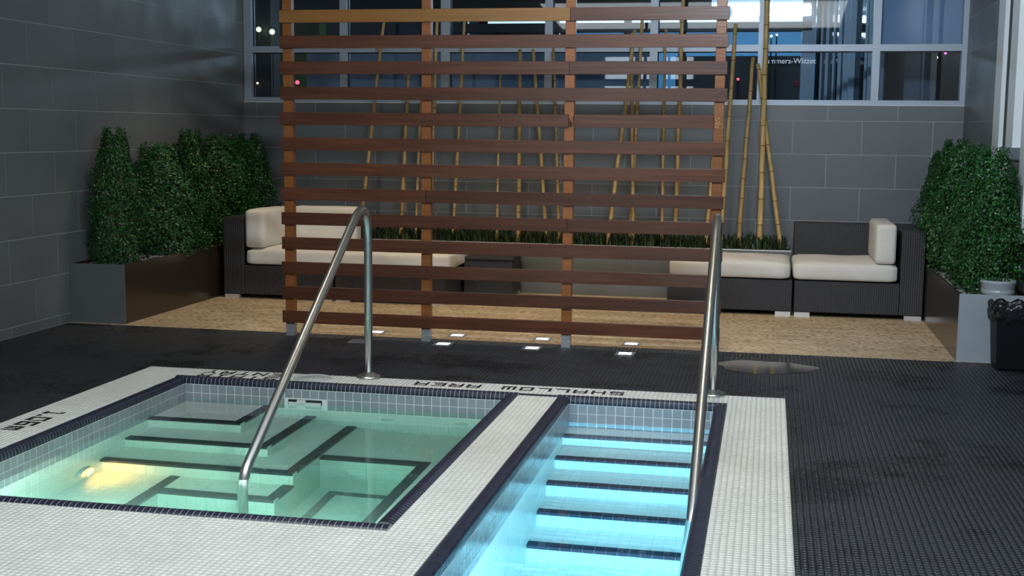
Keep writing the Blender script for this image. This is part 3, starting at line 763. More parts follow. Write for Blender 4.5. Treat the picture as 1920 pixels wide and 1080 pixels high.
# ------------------------------------------------------------------ wooden screen
scr = empty('slatted_screen', 'tall reddish brown wooden slat screen on four posts', 'screen', None, (-1.79, 8.25, 0))
def under(o): o.location = -Vector(scr.location); return o
PXS = [-3.250, -2.268, -1.298, -0.328]
SY = 8.25
def post(x, m):
    p = under(MB().box(x - 0.0325, x + 0.0325, SY, SY + 0.055, 0.085, 2.62).build('post', m, scr)); bevel(p, 0.003)
    f = MB().box(x - 0.030, x + 0.030, SY + 0.002, SY + 0.053, 0.0, 0.0845).build('post_foot', M_galv, p)
    for dz in (0.035, 0.065):
        for dx in (-0.02, 0.02):
            b = MB().lathe([(0.0, 0.003), (0.004, 0.003), (0.005, 0.0)], 8).build('bolt', M_steel, p, (x + dx, SY + 0.002, dz)); b.rotation_euler = (math.pi / 2, 0, 0)
    return p
for x in PXS: post(x, M_post)
SX0, SX1 = -3.298, -0.280
Z0, DZ, SH = 0.094, 0.1714, 0.0845
split = {0: None, 1: None, 2: None, 3: None, 4: 2, 5: 1, 6: None, 7: None, 8: 2, 9: None, 10: 2, 11: None, 12: 2, 13: None, 14: 1}
for k in range(15):
    z = Z0 + DZ * k
    dx = 0.003 * math.sin(k * 2.3)
    segs = [(SX0 + dx, SX1 + dx)] if split[k] is None else [(SX0 + dx, PXS[split[k]] - 0.0005), (PXS[split[k]] + 0.0005, SX1 + dx)]
    if k == 8: segs[1] = (PXS[2] + 0.034, PXS[3] - 0.030)
    for i, (a, b) in enumerate(segs):
        m = M_honey if (k == 12 and i == 0) else M_wood
        o = under(MB().box(a, b, SY - 0.021, SY - 0.0005, z, z + SH).build('slat', m, scr)); bevel(o, 0.002)
zz = Z0 + DZ * 8
sp = MB()
for i in range(26):
    x0 = PXS[3] - 0.028 + random.random() * 0.05; z0 = zz + random.random() * 0.07
    sp.box(x0, x0 + 0.004 + random.random() * 0.006, SY - 0.003 - random.random() * 0.005, SY + 0.001, z0, z0 + 0.006 + random.random() * 0.02)
o = under(sp.build('torn_wood', M_splinter, scr)); o['label'] = 'rough torn patch where a slat end is missing'
sp = MB()
for i in range(10):
    x0 = PXS[2] + 0.002 + random.random() * 0.03; z0 = zz + random.random() * 0.05
    sp.box(x0, x0 + 0.003, SY - 0.012, SY + 0.001, z0, z0 + 0.015 + random.random() * 0.02)
under(sp.build('torn_wood', M_wood, scr))

# ------------------------------------------------------------------ planters
def planter(name, label, x0, x1, y0, y1, h, mats, group=None, rim=None):
    t = empty(name, label, 'planter', group, ((x0 + x1) / 2, (y0 + y1) / 2, 0))
    lo = -Vector(t.location); k = 0.012
    def p(n, b, m): return b.build(n, m, t, lo)
    p('front_panel', MB().box(x0, x1, y0, y0 + k, 0, h), mats[0])
    p('back_panel', MB().box(x0, x1, y1 - k, y1, 0, h), mats[1])
    p('side_panel', MB().box(x0, x0 + k, y0 + k, y1 - k, 0, h), mats[1])
    p('side_panel', MB().box(x1 - k, x1, y0 + k, y1 - k, 0, h), mats[1])
    p('soil', MB().box(x0 + k, x1 - k, y0 + k, y1 - k, 0.02, h - 0.03), M_soil)
    if rim:
        p('rim', MB().box(x0, x1, y0 - 0.005, y0 + 0.07, h, h + 0.006), rim)
    return t
hL = 0.437
plL = planter('planter_box', 'long bronze planter box along the left wall with dark grey end', XL + 0.004, -4.600, 8.42, 11.50, hL, (M_dgrey, M_bronze), 'metal planter boxes')
plR = planter('planter_box', 'bronze planter box along the right wall with pale grey end behind the bin', 1.217, XR - 0.004, 8.385, 11.60, hL, (M_bgrey, M_bronze), 'metal planter boxes')
plB = planter('planter_box', 'stainless planter under the back windows holding grass and bamboo poles', -3.95, 0.21, 11.0, 11.62, hL, (M_stain, M_stain), 'metal planter boxes', M_shine)
# panel seams of the stainless front
for x in (-2.55, -1.16, -0.05): MB().box(x, x + 0.004, -0.0025 + 11.0, 11.0, 0.0, hL).build('seam', M_dgrey, plB, -Vector(plB.location))

def pebbles(name, x0, x1, y0, y1, z, n, parent):
    b = MB(); base = bmesh.new(); bmesh.ops.create_icosphere(base, subdivisions=1, radius=1.0)
    vs = [v.co.copy() for v in base.verts]; fs = [tuple(v.index for v in f.verts) for f in base.faces]; base.free()
    for i in range(n):
        c = Vector((random.uniform(x0, x1), random.uniform(y0, y1), z)); s = random.uniform(0.010, 0.020)
        sc = Vector((s, s * random.uniform(0.7, 1.2), s * 0.6))
        b.add([(c.x + v.x * sc.x, c.y + v.y * sc.y, c.z + v.z * sc.z) for v in vs], fs, True)
    o = b.build(name, M_peb, parent, -Vector(parent.location)); tag(o, 'grey pebbles over the soil', kind='stuff')
pebbles('pebbles', XL + 0.03, -4.625, 8.45, 10.2, hL - 0.022, 420, plL)
pebbles('pebbles', 1.24, XR - 0.03, 8.42, 10.2, hL - 0.022, 420, plR)

def leaf_cloud(n, r0, h, seed, zbase=0.0, leaf=0.023):
    g = np.random.default_rng(seed)
    t = g.random(n) ** 0.9; th = g.random(n) * 2 * np.pi
    prof = np.where(t < 0.12, 0.80 + 1.6 * t, 1.0) * np.where(t > 0.40, 1 - 0.62 * ((t - 0.40) / 0.60) ** 1.4, 1.0)
    lump = 1 + 0.13 * np.sin(3 * th + 9 * t + seed) + 0.10 * np.sin(5 * th - 14 * t + seed * 2) + 0.05 * np.sin(11 * th + 31 * t)
    rr = r0 * prof * lump * (1 - 0.55 * g.random(n) ** 2.2)
    spr = g.random(n) < 0.07; rr = np.where(spr, rr * (1.05 + 0.12 * g.random(n)), rr)
    z = zbase + t * h + np.where(t > 0.9, g.random(n) * 0.07 * (np.sin(4 * th + seed) > 0.0), 0)
    c = np.stack([rr * np.cos(th), rr * np.sin(th), z], 1)
    d = np.stack([np.cos(th), np.sin(th), 0.5 + 0 * th], 1) + g.normal(0, 0.65, (n, 3)); d /= np.linalg.norm(d, axis=1)[:, None]
    u = np.cross(d, g.normal(0, 1, (n, 3))); u /= np.linalg.norm(u, axis=1)[:, None]; w_ = np.cross(d, u)
    L = leaf * (0.6 + 0.7 * g.random(n))[:, None]
    v = np.stack([c - u * L * 0.5, c + w_ * L * 0.27 + d * L * 0.06, c + u * L * 0.5, c - w_ * L * 0.27 + d * L * 0.06], 1)
    me = bpy.data.meshes.new('foliage')
    me.vertices.add(n * 4); me.vertices.foreach_set('co', v.reshape(-1))
    f = np.arange(n * 4).astype(np.int32)
    me.loops.add(n * 4); me.loops.foreach_set('vertex_index', f)
    me.polygons.add(n); me.polygons.foreach_set('loop_start', (np.arange(n) * 4).astype(np.int32)); me.polygons.foreach_set('loop_total', np.full(n, 4, np.int32))
    me.update(calc_edges=True); me.materials.append(M_leaf)
    return me
clouds = [leaf_cloud(15000, 0.235, 0.94, 3), leaf_cloud(15000, 0.245, 0.88, 8), leaf_cloud(15000, 0.24, 0.92, 15)]
stem_me = MB().tube([(0, 0, 0), (0.01, 0, 0.4), (0, 0.01, 0.8)], [0.016, 0.012, 0.006], 8).mesh('stem', M_stem)
def shrub(x, y, k, rot, s, label, group):
    t = empty('clipped_shrub', label, 'shrub', group, (x, y, hL - 0.03)); t.rotation_euler = (0, 0, rot); t.scale = s
    f = link('foliage', clouds[k], t); f['kind'] = 'stuff'
    link('stem', stem_me, t)
LB = ['clipped green shrub at the near end of the left planter', 'clipped green shrub second from the near end of the left planter', 'clipped green shrub in the middle of the left planter',
      'clipped green shrub fourth along the left planter behind the sofa', 'clipped green shrub in the far left corner by the back wall']
for i, (y, k, s) in enumerate(((8.72, 0, (0.80, 0.90, 1.03)), (9.42, 1, (0.80, 1.2, 0.97)), (9.98, 2, (0.8, 1.3, 1.04)), (10.60, 1, (0.8, 1.4, 1.04)), (11.22, 2, (0.8, 1.2, 1.0)))):
    shrub(-4.815, y, k, i * 1.9, s, LB[i], 'shrubs in the left planter')
RB = ['clipped green shrub nearest the grey end of the right planter', 'clipped green shrub second from the near end of the right planter', 'clipped green shrub in the middle of the right planter',
      'clipped green shrub fourth along the right planter beside the sofa arm', 'clipped green shrub at the far end of the right planter by the back wall']
for i, (y, k, s) in enumerate(((8.74, 2, (0.80, 1.05, 0.97)), (9.30, 0, (0.80, 1.05, 0.96)), (9.90, 1, (0.80, 1.05, 1.04)), (10.5, 2, (0.8, 1.05, 1.02)), (11.2, 0, (0.82, 1, 0.90)))):
    shrub(1.432, y, k, 0.6 + i * 2.1, s, RB[i], 'shrubs in the right planter')

# grass in the back planter
n = 5200
gx = rng.uniform(-3.9, 0.16, n); gy = rng.uniform(11.03, 11.58, n); gh = rng.uniform(0.05, 0.17, n); ga = rng.uniform(0, 2 * np.pi, n); gl_ = rng.uniform(0.03, 0.13, n)
v = np.zeros((n, 5, 3)); wdt = 0.0045
dx, dy = np.cos(ga), np.sin(ga); px, py = -dy * wdt, dx * wdt; zb = hL - 0.035
for k, (f_, hh) in enumerate(((0, 0), (0.3, 0.75))):
    v[:, 2 * k, 0] = gx + dx * gl_ * f_ + px; v[:, 2 * k, 1] = gy + dy * gl_ * f_ + py; v[:, 2 * k, 2] = zb + gh * hh
    v[:, 2 * k + 1, 0] = gx + dx * gl_ * f_ - px; v[:, 2 * k + 1, 1] = gy + dy * gl_ * f_ - py; v[:, 2 * k + 1, 2] = zb + gh * hh
v[:, 4, 0] = gx + dx * gl_; v[:, 4, 1] = np.minimum(gy + dy * gl_, 11.64); v[:, 4, 2] = zb + gh
gm = bpy.data.meshes.new('grass')
gm.from_pydata(v.reshape(-1, 3).tolist(), [], sum([[(5 * i, 5 * i + 1, 5 * i + 3, 5 * i + 2), (5 * i + 2, 5 * i + 3, 5 * i + 4)] for i in range(n)], []))
gm.materials.append(M_grass)
tag(link('grass', gm), 'dark ornamental grass filling the stainless back planter', 'grass', kind='stuff')

# ------------------------------------------------------------------ bamboo
POLES = [(-3.729, -3.558, 2.547, 0.016, 'leftmost bamboo pole behind the screen, tall and leaning right'),
 (-3.352, -3.332, 1.998, 0.017, 'second bamboo pole from the left behind the screen'),
 (-3.178, -3.213, 1.728, 0.011, 'short thin bamboo pole just left of the second screen post'),
 (-3.046, -3.056, 2.543, 0.015, 'tall bamboo pole just right of the second screen post'),
 (-2.849, -2.797, 2.434, 0.014, 'tall bamboo pole leaning right, first clear of the second screen post'),
 (-2.413, -2.456, 1.950, 0.010, 'thinnest bamboo pole in the middle bay of the screen'),
 (-2.210, -2.273, 2.177, 0.018, 'upright bamboo pole in the middle bay of the screen'),
 (-1.955, -2.149, 2.181, 0.015, 'bamboo pole leaning left in the middle bay of the screen'),
 (-1.828, -1.962, 2.190, 0.013, 'bamboo pole just left of the third screen post'),
 (-1.402, -1.227, 2.344, 0.017, 'bamboo pole leaning far right in the right bay of the screen'),
 (-1.211, -1.158, 2.470, 0.015, 'tallest of the three crossing bamboo poles in the right bay'),
 (-1.164, -1.255, 2.316, 0.014, 'bamboo pole leaning left across two others in the right bay'),
 (-0.913, -0.950, 2.352, 0.013, 'thin upright bamboo pole in the right bay of the screen'),
 (-0.805, -0.801, 2.760, 0.018, 'thick tall bamboo pole in the right bay of the screen'),
 (-0.532, -0.471, 1.601, 0.016, 'short bamboo pole half hidden by the right screen post'),
 (-0.401, -0.337, 2.395, 0.018, 'bamboo pole right beside the right screen post'),
 (-0.249, -0.175, 2.102, 0.017, 'bamboo pole leaning right, clear of the screen on its right'),
 (-0.058, -0.072, 2.800, 0.021, 'thickest and tallest bamboo pole right of the screen'),
 (0.138, -0.131, 2.046, 0.018, 'rightmost bamboo pole, leaning left onto the tallest one')]
ring_me = MB().lathe([(0.0, -0.006), (0.98, -0.006), (1.10, -0.002), (1.10, 0.002), (0.98, 0.006), (0.0, 0.006)], 14).mesh('node_ring', M_node)
for i, (xb, xt, zt, r, lab) in enumerate(POLES):
    r *= 1.2
    A = Vector((xb, 11.2 + (0.10 if i % 3 == 1 else 0), 0.36)); B = Vector((xt, 11.5, zt)); 
    t = empty('bamboo_pole', lab, 'bamboo pole', 'bamboo poles in the back planter', A)
    D = B - A; L = D.length; dn = D.normalized(); q = dn.to_track_quat('Z', 'Y').to_euler()
    s = 0.0; pts, rs, rings = [], [], []
    step_ = 0.20 + 0.05 * random.random(); s = 0.05 + random.random() * 0.1; cuts = [0.0]
    while s < L - 0.03: cuts.append(s); s += step_ * (0.85 + 0.3 * random.random())
    cuts.append(L)
    wob = [Vector((random.uniform(-1, 1), 0, 0)) * 0.003 for _ in cuts]
    for j, c in enumerate(cuts):
        rr = r * (1 - 0.22 * c / L); P = D * (c / L) + wob[j]
        if 0 < j < len(cuts) - 1:
            for dd, m in ((-0.010, 0.98), (0.0, 1.12), (0.010, 0.98)): pts.append(P + dn * dd); rs.append(rr * m)
            rings.append((P, rr))
        else: pts.append(P); rs.append(rr)
    MB().tube(pts, rs, 14).build('culm', M_bam, t)
    for P, rr in rings:
        o = link('node_ring', ring_me, t, P); o.rotation_euler = q; o.scale = (rr * 1.05, rr * 1.05, 0.8)

# ------------------------------------------------------------------ sofas
def rbox(x0, x1, y0, y1, z0, z1, r, n=(14, 14, 5), puff=0.0, wr=0.0, seed=0):
    c = Vector(((x0 + x1) / 2, (y0 + y1) / 2, (z0 + z1) / 2)); h = Vector(((x1 - x0) / 2, (y1 - y0) / 2, (z1 - z0) / 2))
    bm = bmesh.new(); verts = {}
    def vert(i, j, k):
        if (i, j, k) not in verts:
            p = Vector((-h.x + 2 * h.x * i / n[0], -h.y + 2 * h.y * j / n[1], -h.z + 2 * h.z * k / n[2]))
            q = Vector((max(-h.x + r, min(h.x - r, p.x)), max(-h.y + r, min(h.y - r, p.y)), max(-h.z + r, min(h.z - r, p.z))))
            d = p - q
            if d.length > 1e-9: p = q + d.normalized() * min(r, d.length)
            u, v_, w_ = p.x / h.x, p.y / h.y, p.z / h.z
            bul = puff * (1 - u ** 4) * (1 - v_ ** 4)
            p.z += bul * (1 if w_ > 0 else -0.0) * abs(w_)
            if wr:
                p.z += wr * (math.sin(9 * p.x + 13 * p.y + seed) + math.sin(-17 * p.x + 7 * p.y + seed * 3)) * max(0, w_) * 0.5
                p.y -= wr * 0.6 * math.sin(11 * p.x + 20 * p.z + seed) * max(0, -v_)
            verts[(i, j, k)] = bm.verts.new(c + p)
        return verts[(i, j, k)]
    for i in range(n[0]):
        for j in range(n[1]):
            for k in (0, n[2]): bm.faces.new([vert(i, j, k), vert(i + 1, j, k), vert(i + 1, j + 1, k), vert(i, j + 1, k)])
    for i in range(n[0]):
        for k in range(n[2]):
            for j in (0, n[1]): bm.faces.new([vert(i, j, k), vert(i + 1, j, k), vert(i + 1, j, k + 1), vert(i, j, k + 1)])
    for j in range(n[1]):
        for k in range(n[2]):
            for i in (0, n[0]): bm.faces.new([vert(i, j, k), vert(i, j + 1, k), vert(i, j + 1, k + 1), vert(i, j, k + 1)])
    bmesh.ops.recalc_face_normals(bm, faces=bm.faces)
    for f in bm.faces: f.smooth = True
    me = bpy.data.meshes.new('cushion'); bm.to_mesh(me); bm.free(); me.materials.append(M_cush)
    return me
def cushion(label, *a, group, **kw):
    o = link('cushion', rbox(*a, **kw)); return tag(o, label, 'cushion', group)
def wick(t, name, x0, x1, y0, y1, z0, z1):
    o = MB().box(x0, x1, y0, y1, z0, z1).build(name, M_wick, t, -Vector(t.location)); bevel(o, 0.008, 3); return o
def feet(t, lst):
    for (x0, x1, y0) in lst: MB().box(x0, x1, y0, y0 + 0.06, 0.0, 0.034).build('foot', M_chrome, t, -Vector(t.location))
YS = 10.17
s = empty('sofa_module', 'dark wicker corner sofa with arm on the right, next to the right planter', 'sofa', 'wicker sofa modules', (0.725, YS, 0))
wick(s, 'base', 0.225, 1.03, YS, 11.16, 0.035, 0.285)
wick(s, 'arm', 1.03, 1.207, YS, 11.16, 0.035, 0.69)
wick(s, 'backrest', 0.225, 1.03, 10.985, 11.16, 0.285, 0.69)
feet(s, [(0.232, 0.352, YS - 0.004), (1.07, 1.20, YS - 0.004), (0.232, 0.352, 11.09), (1.07, 1.20, 11.09)])
cushion('long cream seat cushion on the right corner sofa', 0.212, 1.012, YS - 0.012, 10.98, 0.289, 0.425, 0.035, group='sofa cushions', puff=0.012, wr=0.005, seed=1)
cushion('upright cream cushion against the right sofa arm', 0.835, 0.995, YS + 0.005, 10.97, 0.43, 0.745, 0.03, group='sofa cushions', n=(6, 14, 10), wr=0.003, seed=2)
s = empty('sofa_module', 'armless dark wicker ottoman between the screen and the right corner sofa', 'ottoman', 'wicker sofa modules', (-0.28, YS, 0))
wick(s, 'base', -0.775, 0.212, YS + 0.0, 10.95, 0.035, 0.285)
feet(s, [(0.083, 0.203, YS - 0.004), (-0.765, -0.645, YS - 0.004), (0.083, 0.203, 10.88), (-0.765, -0.645, 10.88)])
cushion('cream seat cushion on the ottoman beside the right corner sofa', -0.765, 0.192, YS - 0.010, 10.93, 0.289, 0.425, 0.035, group='sofa cushions', puff=0.012, wr=0.006, seed=5)
YL = 9.99
s = empty('sofa_module', 'dark wicker corner sofa with arm on the left, next to the left planter', 'sofa', 'wicker sofa modules', (-4.0, YL, 0))
wick(s, 'base', -4.345, -3.55, YL, 10.98, 0.035, 0.285)
wick(s, 'arm', -4.53, -4.345, YL, 10.98, 0.035, 0.69)
wick(s, 'backrest', -4.345, -3.55, 10.80, 10.98, 0.285, 0.69)
feet(s, [(-4.52, -4.39, YL - 0.004), (-3.68, -3.56, YL - 0.004), (-4.52, -4.39, 10.9), (-3.68, -3.56, 10.9)])
cushion('cream seat cushion on the left corner sofa', -4.325, -3.545, YL - 0.012, 10.79, 0.289, 0.425, 0.035, group='sofa cushions', puff=0.012, wr=0.005, seed=7)
cushion('upright cream cushion against the left sofa arm', -4.335, -4.16, YL - 0.002, 10.62, 0.43, 0.755, 0.03, group='sofa cushions', n=(6, 14, 10), wr=0.003, seed=9)
cushion('upright cream cushion along the back of the left corner sofa', -4.15, -3.56, 10.62, 10.79, 0.43, 0.755, 0.03, group='sofa cushions', n=(14, 6, 10), wr=0.003, seed=11)
s = empty('sofa_module', 'armless dark wicker ottoman behind the screen next to the left corner sofa', 'ottoman', 'wicker sofa modules', (-3.06, YL, 0))
wick(s, 'base', -3.535, -2.585, YL, 10.78, 0.035, 0.285)
feet(s, [(-3.525, -3.405, YL - 0.004), (-2.715, -2.595, YL - 0.004), (-3.525, -3.405, 10.70), (-2.715, -2.595, 10.70)])
cushion('cream seat cushion on the ottoman beside the left corner sofa', -3.53, -2.55, YL - 0.01, 10.76, 0.289, 0.425, 0.035, group='sofa cushions', puff=0.01, wr=0.005, seed=13)
s = empty('side_table', 'low dark wicker table behind the second screen bay', 'table', None, (-2.36, 10.75, 0))
wick(s, 'body', -2.56, -2.135, 10.55, 10.95, 0.035, 0.33)
wick(s, 'table_top', -2.57, -2.125, 10.54, 10.96, 0.33, 0.36)
feet(s, [(-2.55, -2.47, 10.56), (-2.22, -2.14, 10.56), (-2.55, -2.47, 10.88), (-2.22, -2.14, 10.88)])

# ------------------------------------------------------------------ floor lights
M_lens = emit('lit_floor_light_lens', (0.95, 0.95, 1.0), 2.2)
M_dim = plain('unlit_floor_light_lens', (0.10, 0.105, 0.11), 0.35)
FL = [(-2.707, 8.535, 1, 'lit square floor light in the travertine behind the left handrail'), (-2.117, 8.545, 1, 'lit square floor light in the travertine right of the second screen post'),
      (-1.507, 8.545, 1, 'lit square floor light in the travertine left of the third screen post'), (-0.882, 8.50, 1, 'lit square floor light in the travertine farthest to the right'),
      (-2.705, 8.12, 0, 'unlit square floor light in the black mosaic left of the handrail'), (-2.122, 8.17, 1, 'lit square floor light in the black mosaic near the second screen post'),
      (-1.509, 8.165, 1, 'lit square floor light in the black mosaic left of the third screen post'), (-0.881, 8.11, 1, 'lit square floor light in the black mosaic farthest to the right')]
for (x, y, on, lab) in FL:
    t = empty('floor_light', lab, 'floor light', 'square recessed floor lights', (x, y, 0))
    f = MB(); a, b = 0.062, 0.042
    f.box(-a, a, -a, -b, 0.0012, 0.004).box(-a, a, b, a, 0.0012, 0.004).box(-a, -b, -b, b, 0.0012, 0.004).box(b, a, -b, b, 0.0012, 0.004)
    f.build('frame', M_galv, t)
    MB().box(-b, b, -b, b, 0.0012, 0.0035).build('lens', M_lens if on else M_dim, t)

# thin puddle on the black mosaic in front of the patio
pd = MB(); n_ = 40; vs_ = []
for k in range(n_):
    a_ = 2 * math.pi * k / n_; rr_ = 1 + 0.08 * math.sin(3 * a_ + 0.6) + 0.05 * math.sin(7 * a_)
    vs_.append((0.02 + 0.30 * rr_ * math.cos(a_), 7.86 + 0.22 * rr_ * math.sin(a_)))
pd.add([(x_, y_, 0.0002) for x_, y_ in vs_] + [(x_, y_, 0.0016) for x_, y_ in vs_], [tuple(range(n_, 2 * n_))] + [(k, (k + 1) % n_, n_ + (k + 1) % n_, n_ + k) for k in range(n_)])
tag(pd.build('puddle', plain('water_film', (0.015, 0.017, 0.02), 0.08)), 'thin puddle on the black mosaic beside the right handrail', 'puddle', kind='stuff')

# ------------------------------------------------------------------ bin and bowl
t = empty('trash_bin', 'black trash bin lined with a shiny plastic bag in front of the grey planter end', 'trash bin', None, (1.52, 8.23, 0))
lo = -Vector(t.location)
b = MB(); vs = [(1.418, 8.112, 0), (1.625, 8.112, 0), (1.625, 8.345, 0), (1.418, 8.345, 0), (1.398, 8.095, 0.36), (1.638, 8.095, 0.36), (1.638, 8.362, 0.36), (1.398, 8.362, 0.36)]
b.add(vs, [(0, 3, 2, 1), (0, 1, 5, 4), (1, 2, 6, 5), (2, 3, 7, 6), (3, 0, 4, 7), (4, 5, 6, 7)])
bevel(b.build('bin_body', M_bin, t, lo), 0.015, 3)
bm = MB(); n = 64; prof = [(0.96, 0.30), (1.03, 0.315), (1.05, 0.335), (1.06, 0.36), (1.06, 0.385), (1.04, 0.405), (0.98, 0.41), (0.93, 0.39), (0.90, 0.33)]
vs = []; cx_, cy_ = 1.518, 8.2285
for pi_, (m, z) in enumerate(prof):
    for k in range(n):
        u = k / n * 4; s_, f_ = int(u), u - int(u)
        cor = [(-1, -1), (1, -1), (1, 1), (-1, 1), (-1, -1)]
        x = cor[s_][0] * (1 - f_) + cor[s_ + 1][0] * f_; y = cor[s_][1] * (1 - f_) + cor[s_ + 1][1] * f_
        cr_ = 0.006 * math.sin(k * 1.7 + pi_ * 1.1) + 0.005 * math.sin(k * 3.1 + pi_)
        zz_ = z + 0.012 * math.sin(k * 0.9) * (1 if 0 < pi_ < 7 else 0.5) + (0.014 * math.sin(k * 2.3 + 1) if pi_ < 2 else 0)
        vs.append((cx_ + x * (0.12 * m + cr_), cy_ + y * (0.134 * m + cr_), zz_))
bm.add(vs, [(i * n + k, i * n + (k + 1) % n, (i + 1) * n + (k + 1) % n, (i + 1) * n + k) for i in range(len(prof) - 1) for k in range(n)], True)
bm.build('bag', M_bag, t, lo)['label'] = 'crumpled black plastic bag folded over the rim'
o = MB().lathe([(0.0, 0.004), (0.088, 0.004), (0.098, 0.0), (0.102, 0.012), (0.104, 0.03), (0.101, 0.034), (0.104, 0.040), (0.106, 0.072), (0.110, 0.078), (0.110, 0.092), (0.104, 0.096), (0.098, 0.090), (0.096, 0.02), (0.0, 0.014)], 48).build('plastic_tub', M_frost, None, (1.468, 8.52, hL - 0.012))
tag(o, 'round frosted plastic tub standing in the near end of the right planter', 'tub')

# ------------------------------------------------------------------ outside, seen through the windows
def ext(name, b, m, label, cat, group=None): return tag(b.build(name, m), label, cat, group)
g = MB().box(-16, 10, 11.95, 40, -0.6, -0.5).build('street', plain('dark_asphalt', (0.02, 0.022, 0.026), 0.6)); tag(g, 'dark street outside the windows', kind='structure')
ext('parapet_panel', MB().box(-4.9, -1.15, 13.0, 13.12, -0.5, 2.245), M_extblue, 'slate blue outdoor panel behind the middle windows', 'panel')
ext('dark_pillar', MB().box(-6.30, -6.08, 14.9, 15.2, -0.5, 6.0), M_darkext, 'dark pillar outside the leftmost window', 'pillar')
ext('blue_wall', MB().box(-9.5, -2.9, 19.0, 19.2, -0.5, 6.0), plain('dim_blue_wall', (0.05, 0.085, 0.13), 0.8), 'dim blue building wall behind the left windows', 'building')
# lit canopy building
nb = empty('canopy_building', 'building outside with a bright lit canopy ceiling and a dark beam', 'building', None, (-1.4, 15.2, 0))
lo = -Vector(nb.location)
MB().box(-4.2, 0.42, 14.9, 15.1, 2.60, 2.70).build('beam', M_darkext, nb, lo)
MB().box(-4.2, -0.72, 15.0, 15.1, 2.88, 3.25).build('fascia', M_darkext, nb, lo)
MB().box(-4.4, 2.6, 15.2, 20.0, 3.22, 3.32).build('ceiling_panel', plain('white_canopy_ceiling', (0.75, 0.80, 0.86), 0.8), nb, lo)
MB().box(-4.4, 2.6, 19.0, 19.2, -0.5, 3.22).build('rear_wall', plain('blue_canopy_wall', (0.10, 0.27, 0.42), 0.7), nb, lo)
MB().box(-4.2, 0.9, 18.75, 18.95, 3.02, 3.10).build('cove_light', emit('cove_glow', (0.70, 0.90, 1.0), 1.2), nb, lo)
area_light('cove_wash', (-1.0, 18.6, 3.0), (-1.0, 17.4, 3.25), 5.0, 0.3, 60, (0.62, 0.85, 1.0))
area_light('canopy_wash', (-1.0, 17.0, 3.15), (-1.0, 18.8, 1.5), 5.0, 0.5, 60, (0.50, 0.75, 1.0))
MB().box(-1.12, 0.31, 15.14, 15.2, -0.5, 2.33).build('low_wall', M_darkext, nb, lo)
MB().box(0.31, 0.46, 14.9, 15.05, -0.5, 3.3).build('column', M_fin, nb, lo)
for x in (-3.75, -2.62, -1.75, -1.1): MB().box(x, x + 0.09, 15.2, 15.3, 2.2, 2.9).build('column', M_darkext, nb, lo)
# glass facade with white fins running away from the window
fc = empty('glass_facade', 'glass facade with white vertical fins receding outside the right windows', 'building', None, (0.72, 13.6, 0))
lo = -Vector(fc.location)
A, B = Vector((0.47, 15.0, 0)), Vector((1.02, 12.35, 0))
gdir = (B - A); 
q = MB(); nrm = Vector((-gdir.y, gdir.x, 0)).normalized() * -0.02
q.add([A + Vector((0, 0, -0.5)), B + Vector((0, 0, -0.5)), B + Vector((0, 0, 3.4)), A + Vector((0, 0, 3.4)), A + nrm + Vector((0.04, 0, -0.5)), B + nrm + Vector((0.04, 0, -0.5)), B + nrm + Vector((0.04, 0, 3.4)), A + nrm + Vector((0.04, 0, 3.4))], [(0, 1, 2, 3), (4, 5, 6, 7), (0, 1, 5, 4), (1, 2, 6, 5), (2, 3, 7, 6), (3, 0, 4, 7)])
q.build('glass', M_glassdark, fc, lo)
for u, wd in ((0.10, 0.012), (0.2, 0.02), (0.30, 0.010), (0.40, 0.022), (0.52, 0.05), (0.60, 0.05), (0.76, 0.012), (0.82, 0.022), (0.97, 0.02)):
    c = A + gdir * u; MB().box(c.x - wd, c.x + wd, c.y - 0.05, c.y - 0.01, -0.5, 3.4).build('fin', M_fin, fc, lo)
area_light('facade_wash', (-0.4, 12.9, 3.3), (0.75, 13.6, 1.6), 0.8, 0.8, 6, (0.60, 0.80, 1.0))
ext('roller_shade', MB().box(0.925, 1.63, 11.80, 11.81, 2.20, 3.0), plain('blue_grey_shade', (0.30, 0.40, 0.58), 0.8), 'blue grey roller shade in the upper right window', 'shade')
ext('pale_panel', MB().box(1.26, 1.56, 13.0, 13.05, -0.5, 2.4), plain('dim_blue_panel', (0.10, 0.13, 0.19), 0.6), 'dim blue panel outside the lower right window', 'panel')
ext('dark_tower', MB().box(0.9, 4.5, 14.0, 14.2, -0.5, 4.0), M_darkext, 'dark building beyond the lower right window', 'building')
lamp_me = {}
def bulb(x, y, z, r, key, c, s, label):
    if key not in MATS: emit(key, c, s)
    t = empty('street_lamp', label, 'lamp', 'distant lamps outside', (x, y, -0.5))
    MB().lathe([(0.0, -r), (r * 0.7, -r * 0.7), (r, 0), (r * 0.7, r * 0.7), (0.0, r)], 14).build('lamp_head', MATS[key], t, (0, 0, z + 0.5))
    MB().tube([(0, 0.02, 0), (0, 0.02, z + 0.5)], 0.008, 6).build('pole', M_darkext, t)
bulb(-6.194, 14.8, 2.64, 0.032, 'green_lamp', (0.75, 1.0, 0.45), 4.0, 'left one of two greenish lamps outside the leftmost window')
bulb(-6.02, 14.8, 2.61, 0.034, 'green_lamp', (0.75, 1.0, 0.45), 4.0, 'right one of two greenish lamps outside the leftmost window')
bulb(-6.22, 14.8, 1.99, 0.013, 'amber_lamp', (1.0, 0.7, 0.35), 5.0, 'tiny amber lamp low outside the leftmost window')
bulb(-5.70, 14.8, 2.00, 0.026, 'red_lamp', (1.0, 0.06, 0.10), 4.0, 'red lamp outside the left windows')
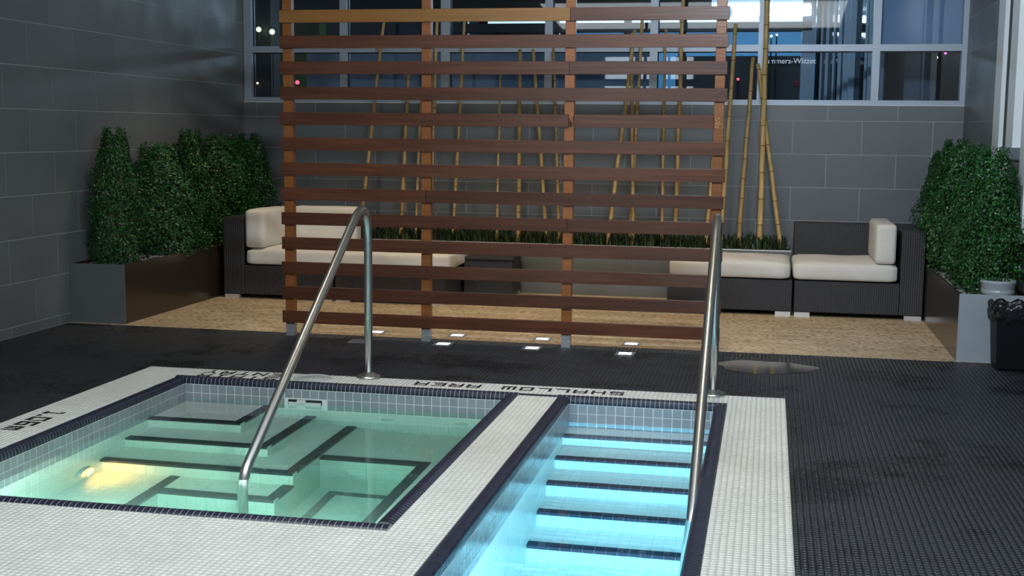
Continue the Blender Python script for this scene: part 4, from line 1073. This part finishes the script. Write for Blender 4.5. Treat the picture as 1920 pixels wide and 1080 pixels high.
bulb(-5.38, 14.8, 2.05, 0.014, 'white_lamp', (0.9, 1.0, 1.0), 5.0, 'small white lamp outside right of the red one')
bulb(-5.19, 14.8, 1.965, 0.014, 'white_lamp', (0.9, 1.0, 1.0), 5.0, 'small white lamp low outside beside the first mullion')
bulb(-0.03, 14.8, 2.53, 0.014, 'white_lamp', (0.9, 1.0, 1.0), 5.0, 'left one of two small lamps under the bright canopy')
bulb(0.03, 14.8, 2.545, 0.012, 'warm_lamp', (1.0, 0.8, 0.6), 5.0, 'right one of two small lamps under the bright canopy')
bulb(-0.385, 14.8, 2.05, 0.016, 'red_lamp', (1.0, 0.06, 0.10), 4.0, 'red lamp outside beside the thickest bamboo pole')
bulb(1.60, 13.4, 2.21, 0.016, 'amber_lamp', (1.0, 0.7, 0.35), 5.0, 'amber lamp outside the lower right window')
bulb(1.685, 13.4, 2.255, 0.014, 'pink_lamp', (1.0, 0.1, 0.45), 4.0, 'pink lamp outside the lower right window')
ext('red_box', MB().box(0.24, 0.36, 15.10, 15.14, 1.98, 2.06), plain('dark_red', (0.25, 0.02, 0.04), 0.6), 'small dark red sign box outside below the white lettering', 'sign')
ext('green_hedge', MB().box(-7.6, -6.4, 17.5, 17.8, -0.5, 2.95), plain('lit_green', (0.10, 0.25, 0.04), 0.8), 'lit green hedge top outside the leftmost window', 'hedge')
# white lettering on the building outside
cv = bpy.data.curves.new('sign_lettering', 'FONT'); cv.body = 'Summers-Wizzet'; cv.size = 0.085; cv.extrude = 0.004; cv.align_x = 'LEFT'
tx = link('sign_lettering', cv, None, (-0.12, 14.86, 2.23)); tx.rotation_euler = (math.pi / 2, 0, 0)
cv.materials.append(emit('white_sign_letters', (0.85, 0.9, 1.0), 0.6))
bpy.context.view_layer.update()
dg = bpy.context.evaluated_depsgraph_get()
me = bpy.data.meshes.new_from_object(tx.evaluated_get(dg)); bpy.data.objects.remove(tx)
sg = link('sign_lettering', me, None, (-0.12, 14.86, 2.23)); sg.rotation_euler = (math.pi / 2, 0, 0)
tag(sg, 'blurry white sign lettering on the building outside', 'sign')
